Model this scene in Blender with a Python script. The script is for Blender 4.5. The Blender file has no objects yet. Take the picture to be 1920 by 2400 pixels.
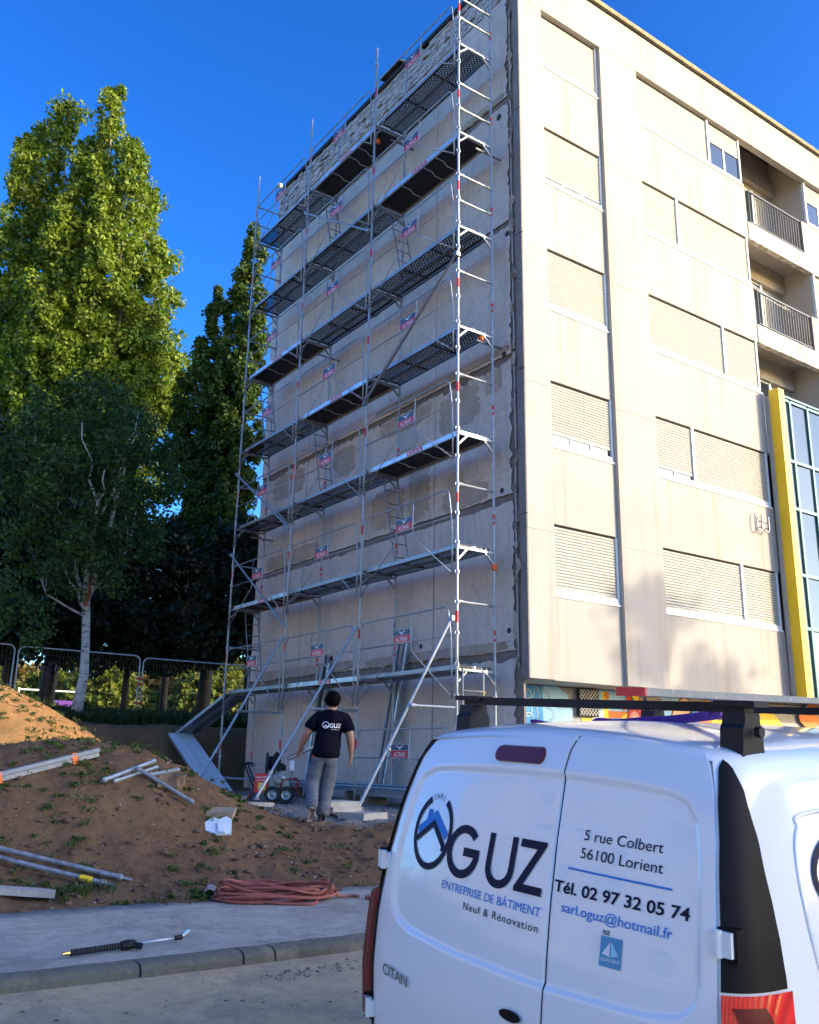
import bpy, bmesh, math, random
import numpy as np
from mathutils import Vector, Matrix, Euler
rng = np.random.RandomState(7)
R_ = random.Random(5)
S = bpy.context.scene
COL = S.collection
rad = math.radians

# ------------------------------------------------------------------ camera
cam = bpy.data.cameras.new('camera')
cam.sensor_fit = 'HORIZONTAL'
cam.sensor_width = 36.0
cam.lens = 39.905
cam.clip_start = 0.05
cam.clip_end = 2000
cam_o = bpy.data.objects.new('camera', cam)
COL.objects.link(cam_o)
_r = ((0.813794, -0.580914, 0.016693), (-0.164403, -0.202569, 0.965369), (0.557415, 0.788355, 0.260354))
_m = Matrix(((_r[0][0], _r[1][0], -_r[2][0], -10.17003), (_r[0][1], _r[1][1], -_r[2][1], -10.92595),
             (_r[0][2], _r[1][2], -_r[2][2], 0.86015), (0, 0, 0, 1)))
cam_o.matrix_world = _m
S.camera = cam_o

# ------------------------------------------------------------------ light
SUN_EL = rad(17.0)
SUN_PL = Vector((0.63, -0.776)).normalized()          # plan direction towards the sun
world = bpy.data.worlds.new('World')
S.world = world
world.use_nodes = True
wn = world.node_tree
bg = wn.nodes['Background']
sky = wn.nodes.new('ShaderNodeTexSky')
sky.sky_type = 'NISHITA'
sky.sun_disc = False
sky.sun_elevation = SUN_EL
sky.sun_rotation = math.atan2(SUN_PL.x, SUN_PL.y)
sky.altitude = 0
sky.air_density = 1.0
sky.dust_density = 1.4
sky.ozone_density = 3.5
hs = wn.nodes.new('ShaderNodeHueSaturation')
hs.inputs['Saturation'].default_value = 1.27
hs.inputs['Hue'].default_value = 0.507
gm_ = wn.nodes.new('ShaderNodeGamma')
gm_.inputs['Gamma'].default_value = 1.33
wn.links.new(sky.outputs[0], hs.inputs['Color'])
wn.links.new(hs.outputs[0], gm_.inputs['Color'])
wn.links.new(gm_.outputs[0], bg.inputs['Color'])
bg.inputs['Strength'].default_value = 0.15
sl = bpy.data.lights.new('sun', 'SUN')
sl.energy = 2.5
sl.angle = rad(0.53)
sl.color = (1.0, 0.86, 0.66)
so = bpy.data.objects.new('sun', sl)
COL.objects.link(so)
sd = Vector((SUN_PL.x * math.cos(SUN_EL), SUN_PL.y * math.cos(SUN_EL), math.sin(SUN_EL)))
so.rotation_euler = sd.to_track_quat('Z', 'Y').to_euler()
so.location = (20, -30, 40)
S.view_settings.view_transform = 'Standard'
S.view_settings.look = 'None'
S.view_settings.gamma = 1.0
S.view_settings.use_curve_mapping = False
S.view_settings.exposure = 1.1
S.cycles.max_bounces = 8
S.cycles.transparent_max_bounces = 12

# ------------------------------------------------------------------ object helpers
WL = {}

def link(o, parent=None, loc=(0, 0, 0)):
    COL.objects.link(o)
    loc = Vector(loc)
    if parent is not None:
        o.parent = parent
        WL[o.name] = loc
        o.location = loc - WL[parent.name]
    else:
        WL[o.name] = loc
        o.location = loc
    return o

def thing(name, label, cat, loc=(0, 0, 0), group=None):
    o = bpy.data.objects.new(name, None)
    o.empty_display_size = 0.2
    o['label'] = label
    o['category'] = cat
    if group:
        o['group'] = group
    return link(o, None, loc)

def tag(o, label=None, cat=None, group=None, kind=None):
    if label: o['label'] = label
    if cat: o['category'] = cat
    if group: o['group'] = group
    if kind: o['kind'] = kind
    return o

def copy_thing(root, loc, rotz=None, label=None):
    r = root.copy()
    COL.objects.link(r)
    r.location = loc
    WL[r.name] = Vector(loc)
    if rotz is not None: r.rotation_euler = (0, 0, rotz)
    if label: r['label'] = label
    for ch in root.children:
        c = ch.copy(); COL.objects.link(c); c.parent = r
        for g in ch.children:
            d = g.copy(); COL.objects.link(d); d.parent = c
    return r

class MB:
    def __init__(s):
        s.v = []; s.f = []; s.m = []
    def add(s, vs, fs, m=0):
        n = len(s.v)
        s.v.extend([tuple(p) for p in vs])
        for q in fs:
            s.f.append(tuple(i + n for i in q)); s.m.append(m)
        return s
    def box(s, x0, x1, y0, y1, z0, z1, m=0):
        return s.add([(x0, y0, z0), (x1, y0, z0), (x1, y1, z0), (x0, y1, z0), (x0, y0, z1), (x1, y0, z1), (x1, y1, z1), (x0, y1, z1)],
                     [(0, 3, 2, 1), (4, 5, 6, 7), (0, 1, 5, 4), (1, 2, 6, 5), (2, 3, 7, 6), (3, 0, 4, 7)], m)
    def obox(s, c, ax, ay, az, m=0):
        c, ax, ay, az = map(Vector, (c, ax, ay, az))
        vs = [c + ax * i + ay * j + az * k for k in (-1, 1) for (i, j) in ((-1, -1), (1, -1), (1, 1), (-1, 1))]
        return s.add(vs, [(0, 3, 2, 1), (4, 5, 6, 7), (0, 1, 5, 4), (1, 2, 6, 5), (2, 3, 7, 6), (3, 0, 4, 7)], m)
    def beam(s, a, b, w, h, m=0, up=(0, 0, 1)):
        a, b = Vector(a), Vector(b)
        d = b - a; L = d.length; d.normalize()
        sd_ = d.cross(Vector(up))
        if sd_.length < 1e-4: sd_ = d.cross(Vector((1, 0, 0)))
        sd_.normalize(); u = sd_.cross(d)
        return s.obox((a + b) / 2, d * L / 2, sd_ * w / 2, u * h / 2, m)
    def tube(s, pts, r, n=8, m=0, cap=True, closed=False):
        P = [Vector(p) for p in pts]
        k = len(P)
        rr = r if isinstance(r, (list, tuple)) else [r] * k
        vs = []; prev = None
        for i in range(k):
            if closed: t = P[(i + 1) % k] - P[i - 1]
            else: t = P[min(i + 1, k - 1)] - P[max(i - 1, 0)]
            if t.length < 1e-9: t = Vector((0, 0, 1))
            t.normalize()
            if prev is None:
                a = t.orthogonal().normalized()
            else:
                a = prev - t * prev.dot(t)
                if a.length < 1e-6: a = t.orthogonal()
                a.normalize()
            prev = a
            b = t.cross(a)
            for j in range(n):
                w = 2 * math.pi * j / n
                vs.append(P[i] + (a * math.cos(w) + b * math.sin(w)) * rr[i])
        fs = []
        for i in range(k if closed else k - 1):
            i2 = (i + 1) % k
            for j in range(n):
                j2 = (j + 1) % n
                fs.append((i * n + j, i * n + j2, i2 * n + j2, i2 * n + j))
        if cap and not closed:
            fs.append(tuple(range(n - 1, -1, -1)))
            fs.append(tuple((k - 1) * n + j for j in range(n)))
        return s.add(vs, fs, m)
    def lathe(s, c, axis, prof, n=16, m=0):
        c, ax = Vector(c), Vector(axis).normalized()
        a = ax.orthogonal().normalized(); b = ax.cross(a)
        vs = []
        for (r, h) in prof:
            for j in range(n):
                w = 2 * math.pi * j / n
                vs.append(c + ax * h + (a * math.cos(w) + b * math.sin(w)) * max(r, 1e-4))
        fs = []
        for i in range(len(prof) - 1):
            for j in range(n):
                j2 = (j + 1) % n
                fs.append((i * n + j, i * n + j2, (i + 1) * n + j2, (i + 1) * n + j))
        return s.add(vs, fs, m)
    def poly(s, pts, depth, m=0, ms=None):
        """planar polygon pts (3D) pushed out along depth vector: front face at pts+depth, sides back to pts"""
        n = len(pts); d = Vector(depth)
        vs = [Vector(p) + d for p in pts] + [Vector(p) for p in pts]
        s.add(vs[:n], [tuple(range(n))], m)
        s.add(vs, [(i, i + n, (i + 1) % n + n, (i + 1) % n) for i in range(n)], m if ms is None else ms)
        return s
    def build(s, name, mats, parent=None, loc=None, smooth=False, local=False):
        """vertices are world coordinates unless local=True (then relative to loc)"""
        me = bpy.data.meshes.new(name)
        L = Vector(loc) if loc is not None else (WL[parent.name].copy() if parent is not None else Vector((0, 0, 0)))
        if loc is None and parent is None and s.v:
            a = np.array(s.v); mn, mx = a.min(0), a.max(0)
            L = Vector(((mn[0] + mx[0]) / 2, (mn[1] + mx[1]) / 2, mn[2]))
        a = np.array(s.v, dtype=float).reshape(-1, 3)
        if not local: a = a - np.array(L)
        me.from_pydata(a.tolist(), [], s.f)
        if not isinstance(mats, (list, tuple)): mats = [mats]
        for k in mats: me.materials.append(k)
        if len(mats) > 1: me.polygons.foreach_set('material_index', s.m)
        if smooth: me.polygons.foreach_set('use_smooth', [True] * len(me.polygons))
        me.update()
        return link(bpy.data.objects.new(name, me), parent, L)

def quick(name, verts, faces, mats, parent=None, loc=None, smooth=False):
    """big meshes from arrays; faces M x k"""
    verts = np.asarray(verts, dtype=np.float32); faces = np.asarray(faces, dtype=np.int32)
    L = Vector(loc) if loc is not None else (WL[parent.name].copy() if parent is not None else Vector((0, 0, 0)))
    verts = verts - np.array(L, dtype=np.float32)
    me = bpy.data.meshes.new(name)
    k = faces.shape[1]
    me.vertices.add(len(verts)); me.vertices.foreach_set('co', verts.ravel())
    me.loops.add(faces.size); me.loops.foreach_set('vertex_index', faces.ravel())
    me.polygons.add(len(faces))
    me.polygons.foreach_set('loop_start', np.arange(0, faces.size, k, dtype=np.int32))
    try: me.polygons.foreach_set('loop_total', np.full(len(faces), k, dtype=np.int32))
    except Exception: pass
    if smooth: me.polygons.foreach_set('use_smooth', np.ones(len(faces), dtype=bool))
    if not isinstance(mats, (list, tuple)): mats = [mats]
    for q in mats: me.materials.append(q)
    me.update(calc_edges=True)
    return link(bpy.data.objects.new(name, me), parent, L)

def part(mesh_obj, parent, loc, name=None, rotz=0):
    """another object sharing a mesh"""
    o = bpy.data.objects.new(name or mesh_obj.name.split('.')[0], mesh_obj.data)
    link(o, parent, loc)
    if rotz: o.rotation_euler = (0, 0, rotz)
    return o

def arc(c, a, b, r, w0, w1, n=6):
    c, a, b = Vector(c), Vector(a), Vector(b)
    return [c + (a * math.cos(w0 + (w1 - w0) * i / n) + b * math.sin(w0 + (w1 - w0) * i / n)) * r for i in range(n + 1)]

# ------------------------------------------------------------------ materials
class NT:
    def __init__(s, name):
        s.mat = bpy.data.materials.new(name); s.mat.use_nodes = True
        s.t = s.mat.node_tree
        s.b = s.t.nodes['Principled BSDF']; s.out = s.t.nodes['Material Output']
    def n(s, typ, ins=None, **kw):
        nd = s.t.nodes.new('ShaderNode' + typ)
        for k, v in kw.items(): setattr(nd, k, v)
        for k, v in (ins or {}).items():
            if hasattr(v, 'is_output') or isinstance(v, bpy.types.NodeSocket): s.t.links.new(v, nd.inputs[k])
            else: nd.inputs[k].default_value = v
        return nd
    def set(s, **kw):
        for k, v in kw.items():
            k = k.replace('_', ' ')
            if isinstance(v, bpy.types.NodeSocket): s.t.links.new(v, s.b.inputs[k])
            else: s.b.inputs[k].default_value = v
        return s
    def co(s, kind='Object'):
        return s.n('TexCoord').outputs[kind]
    def pos(s):
        return s.n('NewGeometry').outputs['Position']
    def noise(s, scale, detail=4, rough=.6, vec=None, dist=0, out='Fac'):
        return s.n('TexNoise', {'Vector': vec if vec is not None else s.pos(), 'Scale': scale, 'Detail': detail, 'Roughness': rough, 'Distortion': dist}).outputs[out]
    def ramp(s, fac, stops):
        nd = s.n('ValToRGB', {'Fac': fac}); el = nd.color_ramp.elements
        while len(el) < len(stops): el.new(0.5)
        for e, (p, c) in zip(el, stops):
            e.position = p
            e.color = (c, c, c, 1) if isinstance(c, (int, float)) else tuple(c) + ((1,) if len(c) == 3 else ())
        return nd.outputs['Color']
    def mix(s, fac, a, b, mode='MIX'):
        nd = s.n('Mix', data_type='RGBA', blend_type=mode)
        for k, v in ((0, fac), (6, a), (7, b)):
            if isinstance(v, bpy.types.NodeSocket): s.t.links.new(v, nd.inputs[k])
            elif k == 0: nd.inputs[0].default_value = v
            else: nd.inputs[k].default_value = tuple(v) + ((1,) if len(v) == 3 else ())
        return nd.outputs[2]
    def math(s, op, a, b=None):
        nd = s.n('Math', operation=op)
        for k, v in ((0, a), (1, b)):
            if v is None: continue
            if isinstance(v, bpy.types.NodeSocket): s.t.links.new(v, nd.inputs[k])
            else: nd.inputs[k].default_value = v
        return nd.outputs[0]
    def scl(s, vec, v3):
        return s.n('Mapping', {'Vector': vec, 'Scale': v3}).outputs[0]
    def bump(s, h, strength=.5, dist=.01):
        nd = s.n('Bump', {'Height': h, 'Strength': strength, 'Distance': dist})
        s.t.links.new(nd.outputs[0], s.b.inputs['Normal']); return s

def plain(name, col, rough=.5, metal=0.0, var=.12, scale=6, bump=0.0, spec=.5, coat=0.0):
    t = NT(name)
    n1 = t.noise(scale, 5, .6)
    lo = tuple(c * (1 - var) for c in col); hi = tuple(min(1, c * (1 + var)) for c in col)
    t.set(Base_Color=t.ramp(n1, [(.3, lo), (.7, hi)]), Roughness=rough, Metallic=metal)
    t.b.inputs['Specular IOR Level'].default_value = spec
    if coat: t.b.inputs['Coat Weight'].default_value = coat; t.b.inputs['Coat Roughness'].default_value = .04
    if bump: t.bump(t.noise(scale * 8, 4, .7), bump, .004)
    return t.mat

def mat_concrete(name, a, b, dark, stain=.5, scale=1.0):
    t = NT(name)
    n1 = t.noise(.9 * scale, 6, .65); n2 = t.noise(7 * scale, 6, .7); n3 = t.noise(60, 3, .6)
    c = t.mix(t.ramp(n1, [(.38, 0.), (.62, 1.)]), a, b)
    c = t.mix(t.math('MULTIPLY', t.ramp(n2, [(.48, 0.), (.72, 1.)]), stain), c, dark)
    c = t.mix(t.math('MULTIPLY', t.ramp(n3, [(.58, 0.), (.7, 1.)]), .45), c, tuple(x * .55 for x in dark))
    n4 = t.noise(19 * min(scale, 1.6), 5, .75)
    c = t.mix(t.math('MULTIPLY', t.ramp(n4, [(.56, 0.), (.66, 1.)]), .5), c, tuple(x * .9 for x in dark))
    c = t.mix(t.math('MULTIPLY', t.ramp(n4, [(.34, 1.), (.42, 0.)]), .3), c, tuple(min(.75, x * 1.25) for x in a))
    # faint vertical streaks
    st = t.noise(3.0, 4, .6, vec=t.scl(t.pos(), (3, 3, .16)))
    c = t.mix(t.math('MULTIPLY', t.ramp(st, [(.5, 0.), (.75, 1.)]), .35), c, tuple(x * 1.05 for x in dark))
    t.set(Base_Color=c, Roughness=.93)
    t.b.inputs['Specular IOR Level'].default_value = .2
    h = t.math('ADD', t.math('MULTIPLY', n2, .6), t.math('MULTIPLY', n3, .4))
    t.bump(h, .5, .012)
    return t.mat

def mat_leaf(name, stops, trans=.35, rough=.55):
    t = NT(name)
    rnd = t.n('NewGeometry').outputs['Random Per Island']
    big = t.noise(.35, 2, .5)
    f = t.math('ADD', t.math('MULTIPLY', rnd, .6), t.math('MULTIPLY', big, .4))
    c = t.ramp(f, stops)
    t.set(Base_Color=c, Roughness=rough)
    t.b.inputs['Specular IOR Level'].default_value = .3
    tr = t.n('BsdfTranslucent', {'Color': t.mix(1.0, c, (1.15, 1.2, .5), 'MULTIPLY')})
    mx = t.n('MixShader', {0: trans, 1: t.b.outputs[0], 2: tr.outputs[0]})
    t.t.links.new(mx.outputs[0], t.out.inputs['Surface'])
    return t.mat

def mat_galv(name='galvanised_steel', base=(.41, .435, .45), metal=.65):
    t = NT(name)
    n1 = t.noise(9, 5, .6); n2 = t.noise(45, 3, .6)
    c = t.ramp(n1, [(.3, tuple(x * .78 for x in base)), (.7, base)])
    c = t.mix(t.math('MULTIPLY', t.ramp(n2, [(.62, 0.), (.75, 1.)]), .5), c, (.72, .72, .68))
    t.set(Base_Color=c, Roughness=t.ramp(n2, [(.3, .38), (.7, .6)]), Metallic=metal)
    return t.mat

M = {}
M['galv'] = mat_galv()
M['galv_dark'] = mat_galv('dull_steel', (.24, .25, .27), .6)
M['galv_old'] = mat_galv('weathered_steel', (.36, .40, .42), .5)
M['red'] = plain('red_paint', (.62, .03, .035), .45)
M['orange'] = plain('orange_plastic', (.85, .16, .02), .5)
M['black'] = plain('black_plastic', (.009, .009, .011), .55, spec=.3)
M['rubber'] = plain('black_rubber', (.02, .02, .021), .8, bump=.3)
M['white'] = plain('white_plastic', (.80, .80, .78), .4, var=.04)
M['yellow'] = plain('yellow_paint', (.80, .52, .01), .5, var=.06, scale=1.5)
M['teal'] = plain('teal_painted_metal', (.05, .20, .24), .45, var=.08)
M['wood'] = plain('weathered_wood', (.26, .20, .14), .8, var=.3, scale=3, bump=.3)
M['plywood'] = plain('dark_plywood', (.016, .016, .020), .7, var=.3, scale=2)
M['aluminium'] = plain('worn_aluminium', (.62, .64, .66), .42, .75, var=.12, scale=5)

# perforated steel decking: slots let the sky through
t = NT('perforated_steel')
v = t.n('SeparateXYZ', {0: t.pos()})
fy = t.math('FRACT', t.math('MULTIPLY', v.outputs[1], 13.0))
row = t.math('MULTIPLY', v.outputs[0], 22.0)
fx = t.math('FRACT', row)
sh = t.math('MULTIPLY', t.math('FLOOR', t.math('FRACT', t.math('MULTIPLY', row, .5)) if False else t.math('MODULO', t.math('FLOOR', t.math('ADD', row, 200.0)), 2.0)), .5)
fy = t.math('FRACT', t.math('ADD', t.math('MULTIPLY', v.outputs[1], 13.0), sh))
inx = t.math('LESS_THAN', t.math('ABSOLUTE', t.math('SUBTRACT', fx, .5)), .20)
iny = t.math('LESS_THAN', t.math('ABSOLUTE', t.math('SUBTRACT', fy, .5)), .27)
hole = t.math('MULTIPLY', inx, iny)
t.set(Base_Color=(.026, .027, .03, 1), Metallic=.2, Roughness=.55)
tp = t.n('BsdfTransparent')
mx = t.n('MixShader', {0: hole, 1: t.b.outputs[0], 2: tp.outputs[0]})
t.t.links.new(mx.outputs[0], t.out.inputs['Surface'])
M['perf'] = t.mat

M['gable'] = mat_concrete('bare_concrete_panel', (.68, .605, .53), (.59, .515, .44), (.37, .32, .27), .5)
M['gable_dark'] = mat_concrete('old_mortar', (.27, .235, .205), (.21, .18, .155), (.11, .095, .085), .6, 2.5)
M['gable_tan'] = mat_concrete('rough_tan_render', (.50, .43, .345), (.42, .355, .285), (.25, .21, .17), .7, 3)
M['gable_light'] = mat_concrete('pale_render_patch', (.56, .54, .51), (.50, .47, .44), (.38, .35, .32), .4, 2)
M['edge_conc'] = mat_concrete('grey_edge_concrete', (.27, .25, .235), (.22, .205, .19), (.12, .11, .10), .5, 2)
M['slab_conc'] = mat_concrete('cast_slab_concrete', (.46, .42, .37), (.40, .36, .31), (.27, .24, .21), .4, 4)
t = NT('peeling_painted_brick')
n1 = t.noise(5, 6, .7); n2 = t.noise(26, 4, .7)
c = t.mix(t.ramp(n1, [(.50, 0.), (.60, 1.)]), (.52, .50, .47), (.31, .245, .195))
c = t.mix(t.math('MULTIPLY', t.ramp(n2, [(.5, 0.), (.7, 1.)]), .5), c, (.17, .14, .12))
t.set(Base_Color=c, Roughness=.95); t.bump(n2, .6, .012)
M['brick'] = t.mat
# cream facade render
t = NT('cream_facade_render')
n1 = t.noise(.5, 5, .6); n2 = t.noise(40, 4, .7)
st = t.noise(1.6, 5, .65, vec=t.scl(t.pos(), (2.2, 2.2, .10)))
c = t.mix(t.ramp(n1, [(.35, 0.), (.65, 1.)]), (.465, .425, .362), (.422, .384, .326))
c = t.mix(t.math('MULTIPLY', t.ramp(st, [(.52, 0.), (.70, 1.)]), .5), c, (.34, .262, .178))
c = t.mix(t.math('MULTIPLY', n2, .10), c, (.3, .27, .22))
t.set(Base_Color=c, Roughness=.9); t.b.inputs['Specular IOR Level'].default_value = .2
t.bump(n2, .35, .006)
M['facade'] = t.mat
t = NT('stained_balcony_render')
n2 = t.noise(40, 4, .7)
st = t.noise(2.6, 6, .7, vec=t.scl(t.pos(), (2.4, 2.4, .5)))
c = t.mix(t.ramp(st, [(.42, 0.), (.66, 1.)]), (.74, .67, .56), (.30, .25, .20))
t.set(Base_Color=c, Roughness=.92); t.bump(n2, .35, .006)
M['stained'] = t.mat
t = NT('lichen_coping')
n1 = t.noise(4, 6, .7)
c = t.ramp(n1, [(.35, (.20, .165, .11)), (.55, (.38, .29, .14)), (.7, (.46, .40, .30))])
t.set(Base_Color=c, Roughness=.95); t.bump(n1, .5, .02)
M['coping'] = t.mat
M['felt'] = plain('dark_roof_felt', (.025, .022, .022), .85, var=.3)
M['shutter'] = plain('cream_pvc_slats', (.41, .39, .31), .5, var=.05, scale=2)
M['frame_white'] = plain('white_pvc', (.82, .81, .78), .45, var=.03)
t = NT('window_glass')
t.set(Base_Color=(.02, .03, .04, 1), Roughness=.04, Metallic=0.0); t.b.inputs['Specular IOR Level'].default_value = 1.0
M['glass'] = t.mat
t = NT('tinted_stair_glass')
t.set(Base_Color=(.05, .075, .095, 1), Roughness=.03, Metallic=.35)
t.bump(t.noise(1.1, 2, .5), .05, .02)
M['glass_big'] = t.mat
M['iron'] = plain('dark_painted_iron', (.03, .032, .036), .5)
M['dim'] = plain('recess_shade', (.05, .045, .04), .9)  # dark colour stands for shade behind shutters, glass, grille and in wall holes

# van
t = NT('white_van_paint')
n1 = t.noise(1.2, 3, .5)
d = t.noise(9, 6, .75)
dn = t.math('MULTIPLY', t.ramp(d, [(.6, 0.), (.8, 1.)]), .02)
t.set(Base_Color=t.mix(dn, (.78, .79, .80), (.55, .52, .47)), Roughness=.16)
t.b.inputs['Coat Weight'].default_value = .5; t.b.inputs['Coat Roughness'].default_value = .02
M['paint'] = t.mat
M['trim'] = plain('black_grained_trim', (.007, .007, .009), .5, var=.2, scale=20, bump=.05, spec=.12)
M['gap_shade'] = plain('black_gap_shade', (.012, .012, .013), .7)  # black stands for the shade in the door gaps
M['navy'] = plain('navy_vinyl', (.007, .007, .032), .6, var=.04, spec=.2)
M['blue'] = plain('blue_vinyl', (.035, .21, .60), .6, var=.04, spec=.2)
M['qual'] = plain('teal_blue_sticker', (.045, .27, .46), .4, var=.04)
M['paleblue'] = plain('pale_blue_sticker', (.30, .66, .78), .4, var=.04)
t = NT('red_lamp_lens')
w = t.n('TexWave', {'Vector': t.co(), 'Scale': 38.0, 'Distortion': 0.4}).outputs['Fac']
t.set(Base_Color=t.mix(w, (.62, .008, .005), (.90, .020, .010)), Roughness=.2); t.b.inputs['Emission Color'].default_value = (0, 0, 0, 1)
t.b.inputs['Coat Weight'].default_value = 1.0; t.bump(w, .3, .006)
M['lens'] = t.mat
M['lens_dark'] = plain('dark_red_lens', (.12, .004, .007), .3, spec=.3, coat=.25)
M['lens_clear'] = plain('clear_lamp_lens', (.30, .28, .28), .1, coat=1.0)
M['amber'] = plain('amber_lens', (.75, .22, .03), .2, coat=1.0)
M['chrome'] = plain('chrome_badge', (.30, .30, .32), .2, 1.0)
M['purple'] = plain('purple_webbing', (.11, .03, .24), .8, var=.2, scale=40, bump=.4)

# ground
def mat_ground():
    t = NT('earth_and_grass')
    p = t.pos(); x = t.n('SeparateXYZ', {0: p})
    n1 = t.noise(1.3, 6, .7); n2 = t.noise(11, 6, .75); n3 = t.noise(.55, 4, .6); n4 = t.noise(70, 3, .7)
    dirt = t.ramp(n2, [(.28, (.078, .042, .023)), (.5, (.150, .083, .043)), (.72, (.225, .135, .075))])
    dirt = t.mix(t.ramp(n1, [(.4, 0.), (.68, .8)]), dirt, (.22, .125, .062))
    dirt = t.mix(t.math('MULTIPLY', t.ramp(n4, [(.63, 0.), (.7, 1.)]), .6), dirt, (.26, .22, .18))
    # warm sandy heap (upper ground of the far mound)
    dx = t.math('SUBTRACT', x.outputs[0], -7.25); dy = t.math('SUBTRACT', x.outputs[1], 5.3)
    rr = t.math('SQRT', t.math('ADD', t.math('MULTIPLY', dx, dx), t.math('MULTIPLY', dy, dy)))
    heap = t.ramp(t.math('ADD', t.math('MULTIPLY', rr, .2), t.math('MULTIPLY', n1, .25)), [(.72, 1.), (.95, 0.)])
    sand = t.ramp(n2, [(.3, (.30, .140, .045)), (.55, (.48, .25, .092)), (.75, (.56, .32, .14))])
    c = t.mix(t.math('MULTIPLY', heap, .85), dirt, sand)
    # gravel apron at the wall foot
    gx = t.n('MapRange', {'Value': t.math('ADD', x.outputs[1], t.math('MULTIPLY', n1, 1.6)), 'From Min': .1, 'From Max': .5}).outputs[0]
    gx2 = t.n('MapRange', {'Value': t.math('ADD', x.outputs[0], t.math('MULTIPLY', n1, 2.0)), 'From Min': -3.4, 'From Max': -2.8}).outputs[0]
    gx3 = t.n('MapRange', {'Value': x.outputs[1], 'From Min': 9.4, 'From Max': 8.6}).outputs[0]
    g = t.math('MULTIPLY', t.math('MULTIPLY', gx, gx2), gx3)
    grav = t.ramp(n4, [(.3, (.17, .15, .13)), (.6, (.30, .27, .235)), (.75, (.40, .37, .33))])
    c = t.mix(g, c, grav)
    # grass: behind the bank, thin patches on the dirt
    gr = t.ramp(n2, [(.3, (.020, .034, .010)), (.6, (.045, .070, .018)), (.8, (.085, .105, .035))])
    far = t.n('MapRange', {'Value': t.math('ADD', x.outputs[1], t.math('MULTIPLY', n1, 1.2)), 'From Min': 13.6, 'From Max': 14.4}).outputs[0]
    patch = t.math('MULTIPLY', t.ramp(n3, [(.56, 0.), (.66, 1.)]), t.ramp(n2, [(.42, 0.), (.58, .55)]))
    c = t.mix(t.math('MAXIMUM', far, patch), c, gr)
    t.set(Base_Color=c, Roughness=.97); t.b.inputs['Specular IOR Level'].default_value = .15
    t.bump(t.math('ADD', t.math('MULTIPLY', n2, .7), t.math('MULTIPLY', n4, .3)), .8, .05)
    return t.mat
M['ground'] = mat_ground()
def mat_pave(name, a, b, dark, lichen):
    t = NT(name)
    n1 = t.noise(1.1, 6, .7); n2 = t.noise(14, 6, .75); n3 = t.noise(90, 3, .7)
    c = t.mix(t.ramp(n1, [(.35, 0.), (.65, 1.)]), a, b)
    c = t.mix(t.math('MULTIPLY', t.ramp(n2, [(.5, 0.), (.75, 1.)]), .7), c, dark)
    c = t.mix(t.math('MULTIPLY', t.ramp(t.noise(3.4, 6, .75), [(.52, 0.), (.62, 1.)]), .6), c, lichen)
    c = t.mix(t.math('MULTIPLY', t.ramp(t.noise(.8, 7, .8), [(.52, 0.), (.60, 1.)]), .5), c, dark)
    c = t.mix(t.math('MULTIPLY', t.ramp(n3, [(.6, 0.), (.7, 1.)]), .5), c, tuple(x * .6 for x in dark))
    ck = t.noise(.33, 3, .55, dist=.35); cm = t.noise(.9, 2, .5)
    c = t.mix(t.math('MULTIPLY', t.math('MULTIPLY', t.ramp(t.math('ABSOLUTE', t.math('SUBTRACT', ck, .5)), [(.0012, 1.), (.0030, 0.)]), t.ramp(cm, [(.5, 0.), (.6, 1.)])), 0.12 if 'pave' in name else 0.0), c, tuple(x * .45 for x in dark))
    t.set(Base_Color=c, Roughness=.93); t.b.inputs['Specular IOR Level'].default_value = .25
    t.bump(t.math('ADD', t.math('MULTIPLY', n2, .5), t.math('MULTIPLY', n3, .5)), .6, .012)
    return t.mat
M['pave'] = mat_pave('worn_grey_pavement', (.37, .315, .25), (.47, .405, .315), (.20, .175, .14), (.56, .49, .38))
M['kerb'] = mat_pave('old_kerb_stone', (.215, .18, .12), (.16, .145, .11), (.09, .08, .06), (.30, .255, .165))
M['road'] = mat_pave('sandy_old_asphalt', (.44, .325, .195), (.58, .405, .215), (.27, .21, .14), (.58, .43, .26))

# ------------------------------------------------------------------ terrain
def sst(t):
    t = np.clip(t, 0, 1)
    return t * t * (3 - 2 * t)
def hill(x, y, cx, cy, rx, ry, h):
    r = np.sqrt(((x - cx) / rx) ** 2 + ((y - cy) / ry) ** 2)
    return h * (1 - sst(r))
_tab = np.random.RandomState(11).rand(256, 256)
def vnoise(x, y):
    xi = np.floor(x).astype(int); yi = np.floor(y).astype(int)
    fx = x - xi; fy = y - yi
    fx = fx * fx * (3 - 2 * fx); fy = fy * fy * (3 - 2 * fy)
    g = lambda i, j: _tab[i & 255, j & 255]
    return (g(xi, yi) * (1 - fx) + g(xi + 1, yi) * fx) * (1 - fy) + (g(xi, yi + 1) * (1 - fx) + g(xi + 1, yi + 1) * fx) * fy
def fbm(x, y, f, o=4):
    s_ = 0; a = .5
    for k in range(o):
        s_ = s_ + a * (vnoise(x * f + 17.3 * k, y * f + 9.1 * k) - .5); f *= 2.07; a *= .55
    return s_
def base_z(x, y):
    x = np.asarray(x, float); y = np.asarray(y, float)
    z = np.where(y < -4.5, -.66 + .05 * (np.maximum(y, -14) + 4.5), -.64)
    d = -.475 + .505 * sst((y + 2.55) / 2.15)
    z = np.where(y > -2.55, d, z)
    e = 10.6 + .008 * (x + 2) ** 2
    z = z + 1.5 * sst((y - e) / 1.4) * (y > 9)
    z = z + .35 * sst((y - 12) / 6) + .9 * sst((y - 30) / 60)
    return np.where(y > -2.55, z + hill(x, y, -7.25, 5.3, 4.1, 4.0, 1.93) + hill(x, y, -6.3, .3, 2.25, 2.2, .86) + hill(x, y, -8.1, .6, 2.2, 2.3, .65), z)
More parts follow.
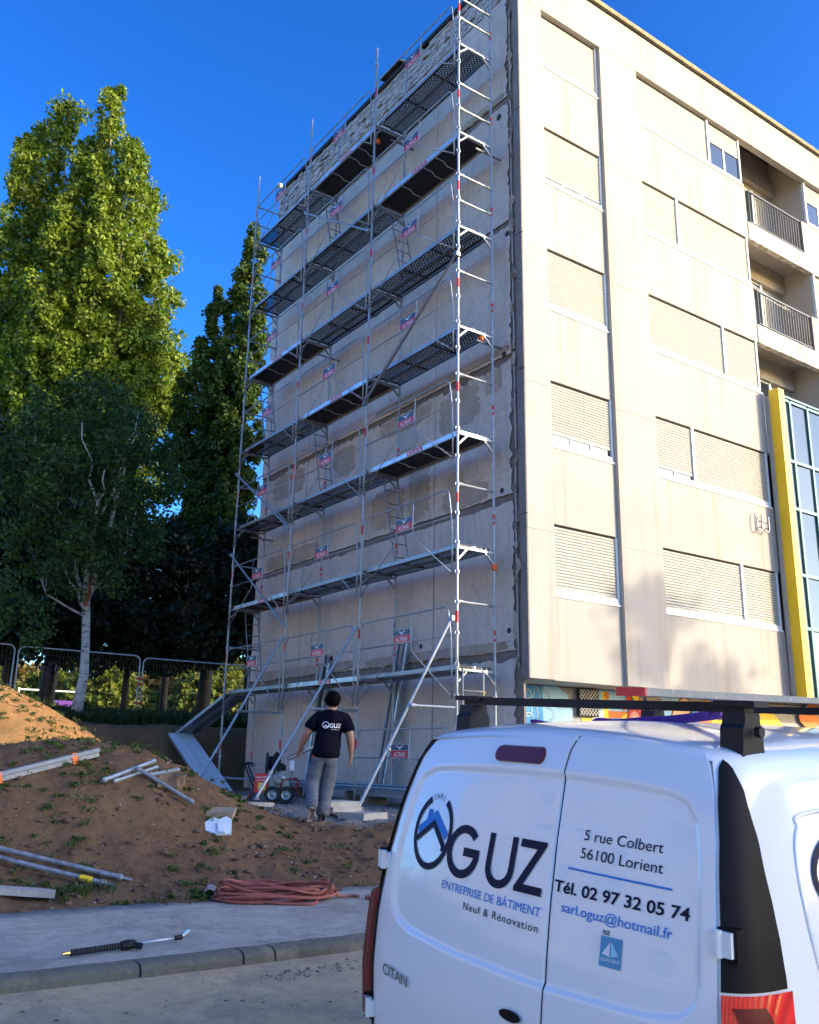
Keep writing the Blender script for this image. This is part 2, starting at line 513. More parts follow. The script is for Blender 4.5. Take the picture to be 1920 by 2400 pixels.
def gz(x, y, rough=True):
    z = base_z(x, y)
    if rough:
        x = np.asarray(x, float); y = np.asarray(y, float)
        dirtw = ((y > -2.5) & (x < .3)).astype(float)
        z = z + dirtw * (fbm(x, y, .9, 3) * .16 + fbm(x, y, 5.0, 4) * .085) * np.where((x > -3.2) & (y > .4) & (y < 9.5), .3, 1.0)
    return z
def gzf(x, y): return float(gz(np.array([x]), np.array([y]))[0])

def axis_pts(dense0, dense1, step, lo, hi):
    a = list(np.arange(dense0, dense1 + 1e-6, step))
    s_ = step; q = dense0
    left = []
    while q > lo:
        s_ *= 1.25; q -= s_; left.append(max(q, lo))
    s_ = step; q = a[-1]
    while q < hi:
        s_ *= 1.25; q += s_; a.append(min(q, hi))
    return np.array(left[::-1] + a)
xs = axis_pts(-11.0, .6, .05, -900, 900)
ys = axis_pts(-2.8, 13.0, .055, -900, 900)
X, Y = np.meshgrid(xs, ys)
Z = gz(X.ravel(), Y.ravel())
nx, ny = len(xs), len(ys)
idx = np.arange(nx * ny).reshape(ny, nx)
F = np.stack([idx[:-1, :-1].ravel(), idx[:-1, 1:].ravel(), idx[1:, 1:].ravel(), idx[1:, :-1].ravel()], 1)
gobj = quick('ground', np.stack([X.ravel(), Y.ravel(), Z], 1), F, M['ground'], smooth=True)
tag(gobj, kind='structure')

# road sheet with camber, and the raised pavement with its kerb stones
rx = np.linspace(-40, 40, 161); ry = np.linspace(-30, -4.48, 52)
X, Y = np.meshgrid(rx, ry)
Z = -.58 + .05 * (np.maximum(Y, -14) + 4.5) + fbm(X, Y, .5, 3) * .03
idx = np.arange(X.size).reshape(X.shape)
F = np.stack([idx[:-1, :-1].ravel(), idx[:-1, 1:].ravel(), idx[1:, 1:].ravel(), idx[1:, :-1].ravel()], 1)
tag(quick('road', np.stack([X.ravel(), Y.ravel(), Z.ravel()], 1), F, M['road'], smooth=True), kind='structure')
sx_ = np.concatenate([np.arange(-30, -9.5, .5), np.arange(-9.5, -3, .06), np.arange(-3, 30, .5)])
edge = lambda x: -2.36 + fbm(x, x * 0 + 3.0, 1.4, 5) * .38
rows = []
for k in range(7):
    f = k / 6
    yy = -4.34 + (edge(sx_) + 4.34) * f
    rows.append(np.stack([sx_, yy, -.503 + .042 * f + fbm(sx_, yy, 1.5, 3) * .012], 1))
rows.append(rows[-1] + np.array([0, .02, -.14]))
V = np.concatenate(rows); n = len(sx_)
idx = np.arange(len(V)).reshape(len(rows), n)
F = np.stack([idx[:-1, :-1].ravel(), idx[:-1, 1:].ravel(), idx[1:, 1:].ravel(), idx[1:, :-1].ravel()], 1)
pv = tag(quick('pavement', V, F, M['pave'], smooth=False), kind='structure')
joints = [-26, -20, -15, -11.2, -9.3, -7.76, -7.01, -6.76, -5.6, -4.3, -3.0, -1.5, 0, 2, 4, 7, 10, 14, 20, 26]
for a, b in zip(joints[:-1], joints[1:]):
    mb = MB(); a2, b2 = a + .008, b - .008
    nseg = max(2, int((b2 - a2) / .12))
    prof = [(-4.52, -.72), (-4.515, -.545), (-4.495, -.515), (-4.46, -.503), (-4.342, -.499), (-4.342, -.72)]
    vs = []
    for i in range(nseg + 1):
        x = a2 + (b2 - a2) * i / nseg
        for j, (y, z) in enumerate(prof):
            w = .012 * (fbm(np.array([x * 6.0]), np.array([j * 3.7]), 1.0, 3)[0])
            vs.append((x, y + w * 1.5, z + w))
    k = len(prof)
    fs = [(i * k + j, (i + 1) * k + j, (i + 1) * k + j + 1, i * k + j + 1) for i in range(nseg) for j in range(k - 1)]
    fs += [tuple(range(k)), tuple(nseg * k + j for j in range(k - 1, -1, -1))]
    mb.add(vs, fs)
    mb.build('kerb_stone', M['kerb'], pv)
# ================================================================== APARTMENT BUILDING
BLD = thing('apartment_building', 'five storey cream apartment block with a bare concrete gable end behind the scaffold', 'building', (7, 5, 0))
SH = 2.69
SILL = [3.52 + SH * k for k in range(5)]
HEAD = [4.81 + SH * k for k in range(4)] + [15.57]
BOT = [2.12] + HEAD[:4]
mb = MB()
mb.box(.22, 7.36, .17, 10.3, 2.13, 16.60)
mb.box(10.02, 16, .17, 10.3, 2.13, 16.60)
mb.box(7.36, 10.02, 1.0, 10.3, 2.13, 16.60)
mb.box(.08, 16, 1.0, 10.3, -.6, 2.118)
mb.build('main_walls', M['facade'], BLD)

def fac(name, x0, x1, y0, z0, z1, mat='facade', y1=.165):
    mb = MB(); mb.box(x0, x1, y0, y1, z0, z1)
    return mb.build(name, M[mat], BLD)
# pilasters in storey-high lifts with a hairline joint
for x0, x1 in ((0, .60), (2.31, 3.46), (12.62, 16)):
    mb = MB()
    lv = [2.12] + [4.62 + SH * k for k in range(4)] + [15.568]
    for a, b in zip(lv[:-1], lv[1:]):
        mb.box(x0, x1, 0, .164, a + .004, b - .004)
    mb.box(x0 + .006, x1 - .006, .006, .163, 2.14, 15.55)
    mb.build('pilaster', M['facade'], BLD)
fac('roof_band', 0, 16, 0, 15.572, 16.60)
mb = MB()
mb.box(-.03, 16.05, -.075, .30, 16.63, 16.74); mb.box(-.01, 16.0, -.03, .28, 16.602, 16.628, 1)
mb.build('coping', [M['coping'], M['felt']], BLD)
mb = MB(); mb.box(.1, 16, .32, 10.2, 16.605, 16.66); mb.build('flat_roof', M['felt'], BLD)
for x0, x1 in ((.602, 2.308), (3.462, 7.35), (10.02, 12.618)):
    for k in range(5):
        if x0 > 8 and k < 2: continue
        fac('spandrel_panel', x0, x1, .08, BOT[k], SILL[k], y1=.168)

def slats(win, x0, x1, z0, z1, y=.112):
    n = max(1, int(round((z1 - z0) / .054))); p = (z1 - z0) / n
    vs = []; fs = []
    for i in range(n):
        z = z0 + i * p
        prof = [(y + .018, z + .001), (y + .004, z + .002), (y - .003, z + p * .35), (y + .006, z + p - .0065), (y + .018, z + p - .006)]
        b = len(vs)
        for (yy, zz) in prof: vs += [(x0, yy, zz), (x1, yy, zz)]
        for j in range(4): fs.append((b + 2 * j, b + 2 * j + 1, b + 2 * j + 3, b + 2 * j + 2))
    mb = MB(); mb.add(vs, fs)
    mb.box(x0, x1, y - .004, y + .014, z0 - .03, z0 - .001)
    mb.box(x0, x1, y + .020, y + .024, z0, z1, 1)  # dark backing makes the slat gaps read as shade
    o = mb.build('shutter_slats', [M['shutter'], M['dim']], win)
    o['kind'] = 'stuff'
    return o

def window(x0, x1, k, mull=(), opens=(), glazed=None):
    """white frame with sill; roller shutters between mullions; opens = raised height per bay"""
    z0, z1 = SILL[k], HEAD[k]
    sx0, sx1 = x0 + .09, x1 - .06
    cuts = [sx0] + list(mull) + [sx1]
    win = MB()
    win.box(x0 + .002, x1 - .002, .060, .166, z0 + .002, z0 + .035)                    # sill board
    win.box(x0 + .05, x1 - .02, .085, .162, z0 + .036, z0 + .13)                        # bottom rail
    win.box(sx0 - .05, sx0, .088, .162, z0 + .131, z1 - .002)
    win.box(sx1, sx1 + .05, .088, .162, z0 + .131, z1 - .002)
    for m_ in mull: win.box(m_ - .035, m_ + .035, .078, .162, z0 + .131, z1 - .002)
    win.box(sx0 + .001, sx1 - .001, .135, .161, z0 + .132, z1 - .003, 1)
    o = win.build('window', [M['frame_white'], M['dim']], BLD)
    for i, (a, b) in enumerate(zip(cuts[:-1], cuts[1:])):
        a2 = a + (.037 if i else .004); b2 = b - (.037 if i < len(cuts) - 2 else .004)
        op = opens[i] if i < len(opens) else 0
        slats(o, a2, b2, z0 + .165 + op, z1 - .035)
        if op:
            n = 2 if op > .2 else 1
            g = MB(); g.box(a2 + .03, b2 - .03, .126, .130, z0 + .14, z0 + .17 + op)
            g.build('pane', M['glass'], o)
            f = MB()
            w_ = (b2 - a2) / (3 if b2 - a2 > 1.2 else 2)
            for j in range(1, (3 if b2 - a2 > 1.2 else 2)):
                f.box(a2 + w_ * j - .03, a2 + w_ * j + .03, .112, .125, z0 + .131, z0 + .17 + op)
            f.build('casement_stile', M['frame_white'], o)
    return o
window(.60, 2.31, 4); window(.60, 2.31, 3, opens=(.05,)); window(.60, 2.31, 2); window(.60, 2.31, 1, opens=(.14,)); window(.60, 2.31, 0)
window(3.46, 7.30, 4, (6.05,), (0, .62)); window(3.46, 7.30, 3, (4.70,)); window(3.46, 7.30, 2, (6.03,))
window(3.46, 7.30, 1, (4.70,), (.10, 0)); window(3.46, 7.30, 0, (6.03,))
window(10.02, 12.6, 4, (11.3,), (.62, .62)); window(10.02, 12.6, 3, (11.3,)); window(10.02, 12.6, 2, (11.3,), (0, .1))

# loggias with iron railings
for k in (2, 3, 4):
    zb, zt = BOT[k], BOT[k] + .46
    mb = MB()
    mb.box(7.352, 10.018, .06, .20, zb, zt)
    mb.box(7.362, 10.018, .201, .998, zb + .27, zt - .02, 1)
    mb.build('balcony_slab', [M['stained'], M['facade']], BLD)
    mb = MB(); mb.box(9.72, 10.018, .062, .2, zt + .001, SILL[k]); mb.build('balcony_upstand', M['facade'], BLD)
    mb = MB(); mb.box(7.362, 10.0, .86, .999, HEAD[k] - (.28 if k < 4 else .05), HEAD[k] + .268); mb.build('shutter_casing', M['gable_tan'] if k == 3 else M['facade'], BLD)
    mb = MB(); mb.box(7.6, 9.0, .94, .99, zt, zt + 2.0); mb.box(9.0, 9.06, .92, .99, zt, zt + 2.0)
    dr = mb.build('balcony_door', M['frame_white'], BLD)
    slats(dr, 7.65, 8.3, zt + .05, zt + 1.9, y=.92)
    g = MB(); g.box(8.35, 8.97, .93, .938, zt + .1, zt + 1.9); g.build('pane', M['glass'], dr)
    rl = MB()
    rl.box(7.50, 9.72, .085, .125, zt + .90, zt + .94); rl.box(7.50, 9.72, .09, .12, zt + .06, zt + .085)
    ro = rl.build('railing', M['iron'], BLD)
    b0 = None
    for i in range(21):
        x = 7.53 + i * .1085
        if b0 is None:
            m2 = MB(); m2.box(-.008, .008, -.008, .008, 0, .815)
            b0 = m2.build('baluster', M['iron'], ro, (x, .105, zt + .0855), local=True)
        else: part(b0, ro, (x, .105, zt + .0855))
mb = MB()
mb.tube([(7.6, .5, 12.15), (8.4, .5, 12.0), (9.3, .55, 11.97), (9.9, .6, 11.9)], .012, 5); mb.tube([(7.6, .4, 12.0), (8.3, .4, 11.8), (9.2, .4, 11.75)], .012, 5)
mb.build('washing_line', M['frame_white'], BLD)
# yellow pier and glazed stairwell
mb = MB()
mb.box(7.355, 7.62, -.05, .06, 2.12, 8.84); mb.build('concrete_pier', M['facade'], BLD)
mb = MB(); zs = [2.125, 4.98, 7.42, 8.96]
for a, b in zip(zs[:-1], zs[1:]): mb.box(7.36, 7.575, -.29, -.052, a + .004, b - .004)
mb.box(7.366, 7.569, -.284, -.053, 2.14, 8.95)
mb.build('yellow_pillar', M['yellow'], BLD)
gm = [7.60, 8.22, 8.93, 9.64, 10.35, 11.06, 11.77]; gzv = [2.16, 3.66, 4.83, 6.33, 7.45, 8.92]
mb = MB()
for x in gm: mb.box(x - .035, x + .035, -.03, .055, 2.16, 8.92)
for i in range(len(gm) - 1):
    for z in gzv: mb.box(gm[i] + .036, gm[i + 1] - .036, -.025, .05, z - .035, z + .035)
mb.box(7.6, 11.8, -.06, .059, 8.956, 9.0)
gf = mb.build('stairwell_glazing', M['teal'], BLD)
for i in range(len(gm) - 1):
    for j in range(len(gzv) - 1):
        g = MB(); t_ = R_.uniform(-.006, .006)
        g.add([(gm[i] + .037, .012 + t_, gzv[j] + .036), (gm[i + 1] - .037, .012 - t_, gzv[j] + .036), (gm[i + 1] - .037, .014 - t_, gzv[j + 1] - .036), (gm[i] + .037, .014 + t_, gzv[j + 1] - .036)], [(0, 1, 2, 3)])
        g.build('pane', M['glass_big'], gf)
for x in (6.62, 6.86):
    m2 = MB()
    m2.tube([(x - .09, .02, 5.98), (x - .09, -.03, 5.80)] + [(x + .09 * math.cos(w), -.03, 5.68 + .08 * math.sin(w)) for w in np.linspace(math.pi, 2 * math.pi, 8)] + [(x + .09, -.03, 5.95)], .014, 6)
    m2.tube([(x + .09, .055, 5.70), (x + .09, -.03, 5.70)], .015, 5); m2.tube([(x + .06, .05, 5.82), (x + .09, -.03, 5.82)], .012, 5)
    m2.build('pipe_bracket', M['galv_dark'], BLD)

# mural on the recessed ground floor wall: flat painted shapes
pc = {}
for nm, c in (('mural_blue', (.06, .33, .70)), ('mural_sky', (.35, .62, .84)), ('mural_yellow', (.85, .62, .04)), ('mural_orange', (.78, .20, .03)), ('mural_red', (.55, .03, .03)),
              ('mural_white', (.78, .78, .76)), ('mural_black', (.02, .02, .022)), ('mural_pink', (.72, .30, .24)), ('mural_grey', (.35, .34, .33)), ('mural_peach', (.80, .50, .30))):
    pc[nm] = plain(nm, c, .7, var=.1, scale=3)
pl = list(pc); PI_ = {n.split('_')[1]: i for i, n in enumerate(pl)}
mur = MB()
lay = [0]
def paint(pts, c):
    lay[0] += 1
    y = .994 - .0012 * lay[0]
    mur.add([(x, y, z) for x, z in pts], [tuple(range(len(pts)))], PI_[c])
rect = lambda a, b, c, d: [(a, c), (b, c), (b, d), (a, d)]
disc = lambda x, z, r, n=20, k=1.0: [(x + r * math.cos(2 * math.pi * i / n), z + r * k * math.sin(2 * math.pi * i / n)) for i in range(n)]
blob = lambda x, z, r, s_, n=18, a=.25: [(x + r * (1 + a * math.sin(3 * w + s_) + .12 * math.sin(5 * w + 2 * s_)) * math.cos(w), z + .8 * r * (1 + a * math.cos(2 * w + s_)) * math.sin(w)) for w in np.linspace(0, 2 * math.pi, n, endpoint=False)]
paint(rect(.09, 12, -.2, 2.11), 'grey')
paint(rect(.10, 1.3, -.2, 2.11), 'blue')
paint([(1.2, -.2), (1.55, -.2), (1.78, .3), (1.90, 1.0), (1.92, 1.7), (1.80, 2.0), (1.55, 2.12), (1.2, 2.12)], 'sky')
for s_ in range(7):
    w = np.linspace(0, 2 * math.pi, 22)
    r0 = .075; cx, cz = .98 + .24 * math.cos(s_ * .9), 1.62 + .42 * math.sin(s_ * .9)
    a_ = [(cx + .19 * math.cos(q) * (1 + .3 * math.cos(3 * q + s_)), cz + .2 * math.sin(q) * (1 + .3 * math.cos(3 * q + s_))) for q in w]
    lay[0] += 1; yv = .994 - .0012 * lay[0]
    for (p, q) in zip(a_[:-1], a_[1:]):
        d = Vector((q[0] - p[0], q[1] - p[1])); nn = Vector((-d.y, d.x)).normalized()
        for off, wd, cl in ((0, .020, 'black'), (.0006, .013, 'sky')):
            mur.add([(p[0] + nn.x * wd, yv - off, p[1] + nn.y * wd), (p[0] - nn.x * wd, yv - off, p[1] - nn.y * wd), (q[0] - nn.x * wd, yv - off, q[1] - nn.y * wd), (q[0] + nn.x * wd, yv - off, q[1] + nn.y * wd)], [(0, 1, 2, 3)], PI_[cl])
paint(rect(2.15, 2.75, -.2, 1.6), 'yellow'); paint(rect(2.62, 3.45, 1.75, 2.12), 'sky'); paint(rect(2.7, 2.86, 1.3, 2.1), 'yellow'); paint(disc(2.82, 2.02, .07), 'orange')
paint([(2.35, -.2), (2.8, -.2), (2.72, 1.75), (2.42, 1.75)], 'white'); paint(rect(2.45, 2.8, .9, 1.35), 'black')
paint(rect(2.86, 3.6, 1.35, 1.75), 'orange'); paint(rect(2.9, 3.6, .4, 1.5), 'yellow'); paint(rect(2.9, 3.5, 1.5, 1.62), 'blue')
for i in range(9): paint(blob(3.55 + .26 * math.cos(i * .7), 1.75 + .30 * math.sin(i * .7), .09, i), ('red', 'orange', 'yellow')[i % 3])
paint(disc(3.55, 1.5, .24, 20, 1.5), 'red'); paint(disc(3.55, 1.5, .18, 20, 1.5), 'pink'); paint(disc(3.55, 1.62, .07), 'peach')
paint(rect(3.9, 5.0, -.2, 2.12), 'grey')
for i in range(34):
    x = 4.2 + i * .23 + R_.uniform(-.1, .1)
    c = ('yellow', 'orange', 'sky', 'peach', 'white', 'yellow', 'blue', 'orange')[i % 8]
    z = R_.uniform(.9, 1.9); r = R_.uniform(.22, .5)
    if i % 3 == 0: paint(blob(x, z, r + .035, i * 1.3), 'black')
    paint(blob(x, z, r, i * 1.3), c)
mo = mur.build('mural', list(pc.values()), BLD)
mb = MB(); mb.box(2.02, 2.52, .90, .955, 1.62, 2.10)
vg = mb.build('vent_grille', M['dim'], BLD)
gm2 = MB()
for i in range(-6, 12):
    a = Vector((2.02 + i * .08, .893, 1.64)); b = a + Vector((.46, 0, .46))
    for (p, q) in ((a, b), (Vector((4.54 - a.x, a.y - .002, a.z)), Vector((4.54 - b.x, b.y - .002, b.z)))):
        d = q - p; ts = [max(0, min(1, (lim - p.x) / d.x)) for lim in (2.03, 2.51)]
        t0, t1 = min(ts), max(ts)
        if t1 - t0 > .02: gm2.tube([p + d * t0, p + d * t1], .006, 4)
gm2.build('grille_mesh', M['frame_white'], vg)

# ------------------------------------------------------------------ gable end
mb = MB()
mb.box(.03, .215, .002, 10.30, 2.12, 16.6); mb.box(.03, .075, .20, 10.30, -.5, 2.119)
GW = mb.build('gable_wall', M['gable_dark'], BLD)
def ragged(y0, y1, z0, z1, al, ar, ab, at_, seed, step=.07):
    rr = np.random.RandomState(seed)
    def jit(n, a):
        q = rr.randn(n) * a * .5
        q = (q + np.roll(q, 1) + np.roll(q, -1)) / 2
        return q
    pts = []
    n = max(2, int((y1 - y0) / step)); j = jit(n, ab); pts += [(y0 + (y1 - y0) * i / n, z0 + abs(j[i])) for i in range(n)]
    n = max(2, int((z1 - z0) / step)); j = jit(n, ar); pts += [(y1 - abs(j[i]), z0 + (z1 - z0) * i / n) for i in range(n)]
    n = max(2, int((y1 - y0) / step)); j = jit(n, at_); pts += [(y1 - (y1 - y0) * i / n, z1 - abs(j[i])) for i in range(n)]
    n = max(2, int((z1 - z0) / step)); j = jit(n, al); pts += [(y0 + abs(j[i]), z1 - (z1 - z0) * i / n) for i in range(n)]
    return pts
lv = [(-.5, 2.47), (2.585, 5.18), (5.30, 7.84), (7.93, 10.57), (10.68, 13.31), (13.44, 15.84)]
cols = [.34, 2.62, 5.23, 7.80, 10.29]
for i, (a, b) in enumerate(lv):
    for j in range(4):
        y0, y1 = cols[j] + (.006 if j else 0), cols[j + 1] - (.006 if j < 3 else 0)
        mid = i in (2,)
        pts = ragged(y0, y1, a, b, .09 if j == 0 else .004, .004 if j < 3 else .03, .03, .05 if not mid else .12, 100 + i * 7 + j)
        m2 = MB()
        xo = R_.uniform(-.004, .004)
        m2.poly([(.029, y, z) for y, z in pts][::-1], (-.034 + xo, 0, 0), 0, 1)
        m2.build('wall_panel', [M['gable'], M['gable_dark']], GW)
# repair patches on the lower storeys (paler render rectangles, rough tan areas)
for q, (y0, y1, z0, z1, mt, am) in enumerate(((2.75, 3.5, 5.35, 7.0, 'tan', .22), (3.6, 4.9, 5.4, 6.3, 'gable_tan', .15), (1.2, 2.5, 6.9, 7.75, 'gable_dark', .14), (4.9, 5.3, 5.4, 7.7, 'light', .02),
        (5.6, 6.6, 7.0, 7.7, 'tan', .16), (6.4, 6.9, 5.4, 7.3, 'light', .03), (7.9, 9.6, 7.1, 7.75, 'tan', .2), (8.6, 9.0, 5.6, 6.9, 'light', .03), (7.0, 9.8, 5.32, 5.7, 'tan', .12),
        (1.0, 2.4, 5.32, 5.75, 'dark', .16), (2.7, 4.6, 7.4, 7.8, 'dark', .14), (.6, 1.1, 7.3, 7.8, 'tan', .15), (.5, 5.0, 2.6, 2.78, 'tan', .07), (5.3, 10, 2.6, 2.82, 'tan', .09), (3.2, 3.9, 6.95, 7.4, 'light', .05),
        (1.3, 2.4, 5.85, 6.2, 'light', .04), (.4, 4.8, 8.0, 8.15, 'dark', .05), (.45, 1.9, 13.46, 13.6, 'dark', .06), (1.7, 2.2, 5.7, 6.1, 'dark', .15))):
    key = {'tan': 'gable_tan', 'light': 'gable_light', 'dark': 'gable_tan', 'gable_dark': 'gable_tan'}.get(mt, mt)
    rr = np.random.RandomState(300 + q)
    n = max(40, int(((y1 - y0) + (z1 - z0)) * 2 / .035)); w = np.linspace(0, 2 * math.pi, n, endpoint=False)
    cy, cz, ry, rz_ = (y0 + y1) / 2, (z0 + z1) / 2, (y1 - y0) / 2, (z1 - z0) / 2
    jt = rr.randn(n); jt = (jt + np.roll(jt, 1) * .8 + np.roll(jt, 2) * .5) * .055 * min(1.0, am * 9)
    jt2 = .05 * np.sin(w * 3 + q) + .045 * np.sin(w * 7 + 2.1 * q) + .03 * np.sin(w * 17 + q) if am > .05 else 0 * w
    k_ = (np.abs(np.cos(w)) ** 5 + np.abs(np.sin(w)) ** 5) ** (-1 / 5) * (1 - np.abs(jt + jt2))
    xo = -.0105 - .0008 * q
    P = [(xo, cy + ry * k_[i] * math.cos(w[i]), cz + rz_ * k_[i] * math.sin(w[i])) for i in range(n)]
    m2 = MB(); m2.add(P + [(-.002, p[1], p[2]) for p in P] + [(xo, cy, cz)], [(i, 2 * n, (i + 1) % n) for i in range(n)] + [(i, (i + 1) % n, n + (i + 1) % n, n + i) for i in range(n)])
    m2.build('render_patch', M[key], GW)
# concrete edge blocks, the broken strip beside them and its thin pipe
for i, (a, b) in enumerate(((2.12, 4.86), (4.88, 7.52), (7.54, 10.22), (10.24, 12.92), (12.94, 15.60), (15.62, 16.6))):
    m2 = MB(); w_ = .165 + .012 * (i % 2)
    m2.poly([(.029, y, z) for y, z in ragged(.001, w_, a, b, .0, .008, .004, .004, 500 + i, .1)][::-1], (-.058, 0, 0))
    m2.box(-.033, -.028, .06, w_ - .012, a + .04, a + .62)
    m2.build('edge_block', M['edge_conc'], GW)
mb = MB()
for a, b in ((2.3, 4.6), (4.75, 5.9), (6.1, 7.7), (8.0, 9.4), (9.7, 10.5), (10.8, 12.6), (12.9, 13.3), (13.5, 15.4)):
    mb.tube([(.0, .285 + R_.uniform(-.015, .015), a), (.0, .285 + R_.uniform(-.015, .015), b)], .014, 6)
mb.build('wall_pipe', M['gable_light'], GW)
mb = MB()
for i in range(46):
    z = R_.uniform(2.2, 15.7); y = .29 + R_.gauss(0, .035); r = R_.uniform(.03, .10)
    n = 9; sd_ = R_.random() * 6
    pts = [(-.004, y + r * .75 * (1 + .35 * math.sin(3 * w + sd_) + R_.uniform(-.2, .2)) * math.cos(w), z + r * 1.6 * (1 + R_.uniform(-.3, .3)) * math.sin(w)) for w in np.linspace(0, 2 * math.pi, n, endpoint=False)]
    c = Vector((-.004 - R_.uniform(.02, .05), y, z))
    mb.add(pts + [c], [(k_, n, (k_ + 1) % n) for k_ in range(n)], R_.choice((0, 0, 1)))
tag(mb.build('mortar_lump', [M['gable_dark'], M['gable_tan']], GW), kind='stuff')
for (y, z, r) in ((.64, 5.41, .055), (.50, 2.93, .05), (.42, 10.4, .06), (.62, 13.1, .07), (3.3, 7.45, .07), (3.05, 7.55, .06), (1.9, 2.86, .04), (3.0, 2.88, .05), (.55, 7.98, .06), (6.3, 2.9, .06)):
    m2 = MB(); m2.lathe((-.0065, y, z), (-1, 0, 0), [(r, 0), (r * .95, .004), (r * .6, .0045), (0, .0046)], 12)
    m2.build('anchor_hole_shade', M['dim'], GW)  # flat dark disc stands for the shade inside a hole
# painted brick parapet
mb = MB()
mb.box(.03, .3, 10.30, 10.31, 15.86, 16.6)
rowh = .0765
for r in range(10):
    z = 15.862 + r * rowh
    y = .02 - (r % 2) * .11
    while y < 10.28:
        if R_.random() > .07:
            o = R_.uniform(-.008, .010) - (.012 if R_.random() < .15 else 0)
            y0, y1 = max(.02, y + .006), min(10.29, y + .214)
            if y1 - y0 > .03: mb.box(-.006 - o, .029, y0, y1, z + .005, z + rowh - .005)
        y += .22
tag(mb.build('parapet_bricks', M['brick'], GW), kind='stuff')
mb = MB()
yy = np.linspace(-.02, 10.36, 60)
vs = []
for i, y in enumerate(yy):
    w = .02 * math.sin(y * 2.3) + R_.uniform(-.012, .012)
    vs += [(-.05 + w * .4, y, 16.63 + w), (-.055 + w * .4, y, 16.73 + w * .5), (.35, y, 16.76), (.35, y, 16.665)]
fs = []
for i in range(59):
    for j in range(4): fs.append((i * 4 + j, i * 4 + (j + 1) % 4, i * 4 + 4 + (j + 1) % 4, i * 4 + 4 + j))
fs += [(3, 2, 1, 0), tuple(59 * 4 + j for j in range(4))]
mb.add(vs, fs); mb.build('roof_flashing', M['felt'], GW)
mb = MB()
mb.obox((.08, 4.42, 16.86), (.22, 0, .05), (0, .40, -.02), (-.004, 0, .018)); mb.obox((.12, 4.72, 16.80), (.10, 0, 0), (0, .06, 0), (0, 0, .055)); mb.obox((.10, 4.1, 16.80), (.10, 0, 0), (0, .05, 0), (0, 0, .055))
tag(mb.build('loose_board', M['plywood']), 'dark board lying propped on the roof edge above the scaffold', 'board')
mb = MB(); mb.lathe((-.06, 10.2, 16.80), (0, 0, 1), [(0, 0), (.04, .01), (.075, .035), (.085, .075), (.07, .12), (.035, .145), (0, .15)], 14)
tag(mb.build('white_round_object', M['white'], smooth=True), 'small rounded white object sitting on the far roof corner', 'roof_object')  # unidentified round white shape, its kind unknown
# ================================================================== SCAFFOLD
SX, YS, ZB, BAY, WD = 1.08, .549, 2.246, 2.942, .80
SC = thing('scaffold', 'tall galvanised steel scaffold against the bare gable wall, with seven levels of decks', 'scaffold', (-.7, 5, 0))
PY = [YS + BAY * i for i in range(4)]
XI = -(SX - WD)
def post_mesh(z0, z1):
    mb = MB(); mb.tube([(0, 0, z0), (0, 0, z1)], .0225, 10)
    return mb
# standards in 2 m lifts, each with its red band and collars
def lift():
    mb = post_mesh(-1, 1)
    for z in (-.95, -.45, .05, .55):
        mb.lathe((0, 0, z), (0, 0, 1), [(.022, -.028), (.028, -.028), (.028, .028), (.022, .028)], 8)
        for w in (0, 1.57, 3.14, 4.71): mb.obox((.037 * math.cos(w), .037 * math.sin(w), z + .01), (.007, 0, 0), (0, .006, 0), (0, 0, .022))
    mb.lathe((0, 0, -1.0), (0, 0, 1), [(.022, -.0), (.0265, .0), (.0265, .18), (.022, .18)], 8)
    return mb
post0 = band0 = None
for xi, x in enumerate((-SX, XI)):
    for i, y in enumerate(PY):
        top = 8 if (i == 0 and xi == 0) else 7
        for k in range(-1, top):
            zc = ZB + 2 * k + 1.0
            if post0 is None:
                post0 = p = lift().build('post', M['galv'], SC, (x, y, zc), local=True, smooth=False)
                b = MB(); b.lathe((0, 0, 0), (0, 0, 1), [(.0230, -.09), (.0236, -.09), (.0236, .09), (.0230, .09)], 10)
                band0 = b.build('red_band', M['red'], p, (x, y, zc - .18), local=True)
            else:
                p = part(post0, SC, (x, y, zc))
                part(band0, p, (x, y, zc - .18 - .25 * xi))
# base jacks
for x in (-SX, XI):
    for y in PY:
        mb = MB(); zb = gzf(x, y)
        mb.lathe((x, y, zb), (0, 0, 1), [(.0, .0), (.085, .0), (.085, .012), (.018, .013), (.018, .30), (.05, .30), (.05, .33), (.018, .33)], 10)
        mb.build('base_jack', M['galv_dark'], SC)

# decks
M['perf_rib'] = plain('shadowed_rib_steel', (.055, .057, .06), .6, .3)  # underside shade put into the rib and flange colour
STEEL, WOOD = 0, 1
kinds = {(7, 0): 0, (7, 1): 1, (7, 2): 0, (6, 0): 1, (6, 1): 0, (6, 2): 0, (5, 0): 0, (5, 1): 0, (5, 2): 1, (4, 0): 0, (4, 1): 1, (4, 2): 0, (3, 0): 1, (3, 1): 0, (3, 2): 0, (2, 0): 0, (2, 1): 0, (2, 2): 1, (1, 0): 0, (1, 1): 1, (1, 2): 0}
L_ = BAY - .10
def plank_mesh():
    mb = MB()
    a, b = .05, BAY - .05
    mb.add([(-.155, a, -.004), (.155, a, -.004), (.155, b, -.004), (-.155, b, -.004)], [(0, 1, 2, 3)], 1)
    for s_ in (-1, 1):
        mb.box(s_ * .16 - .006, s_ * .16 + .006, a, b, -.068, .0)
        mb.box(s_ * .16 - (.03 if s_ > 0 else -.006), s_ * .16 + (.03 if s_ < 0 else -.006), a, b, -.072, -.0685, 2)
    for f in (0.0, .333, .667, 1.0):
        y = a + .012 + (b - a - .024) * f
        mb.box(-.152, .152, y - .012, y + .012, -.04, -.006, 2)
    return mb
pk0 = None; bd0 = None
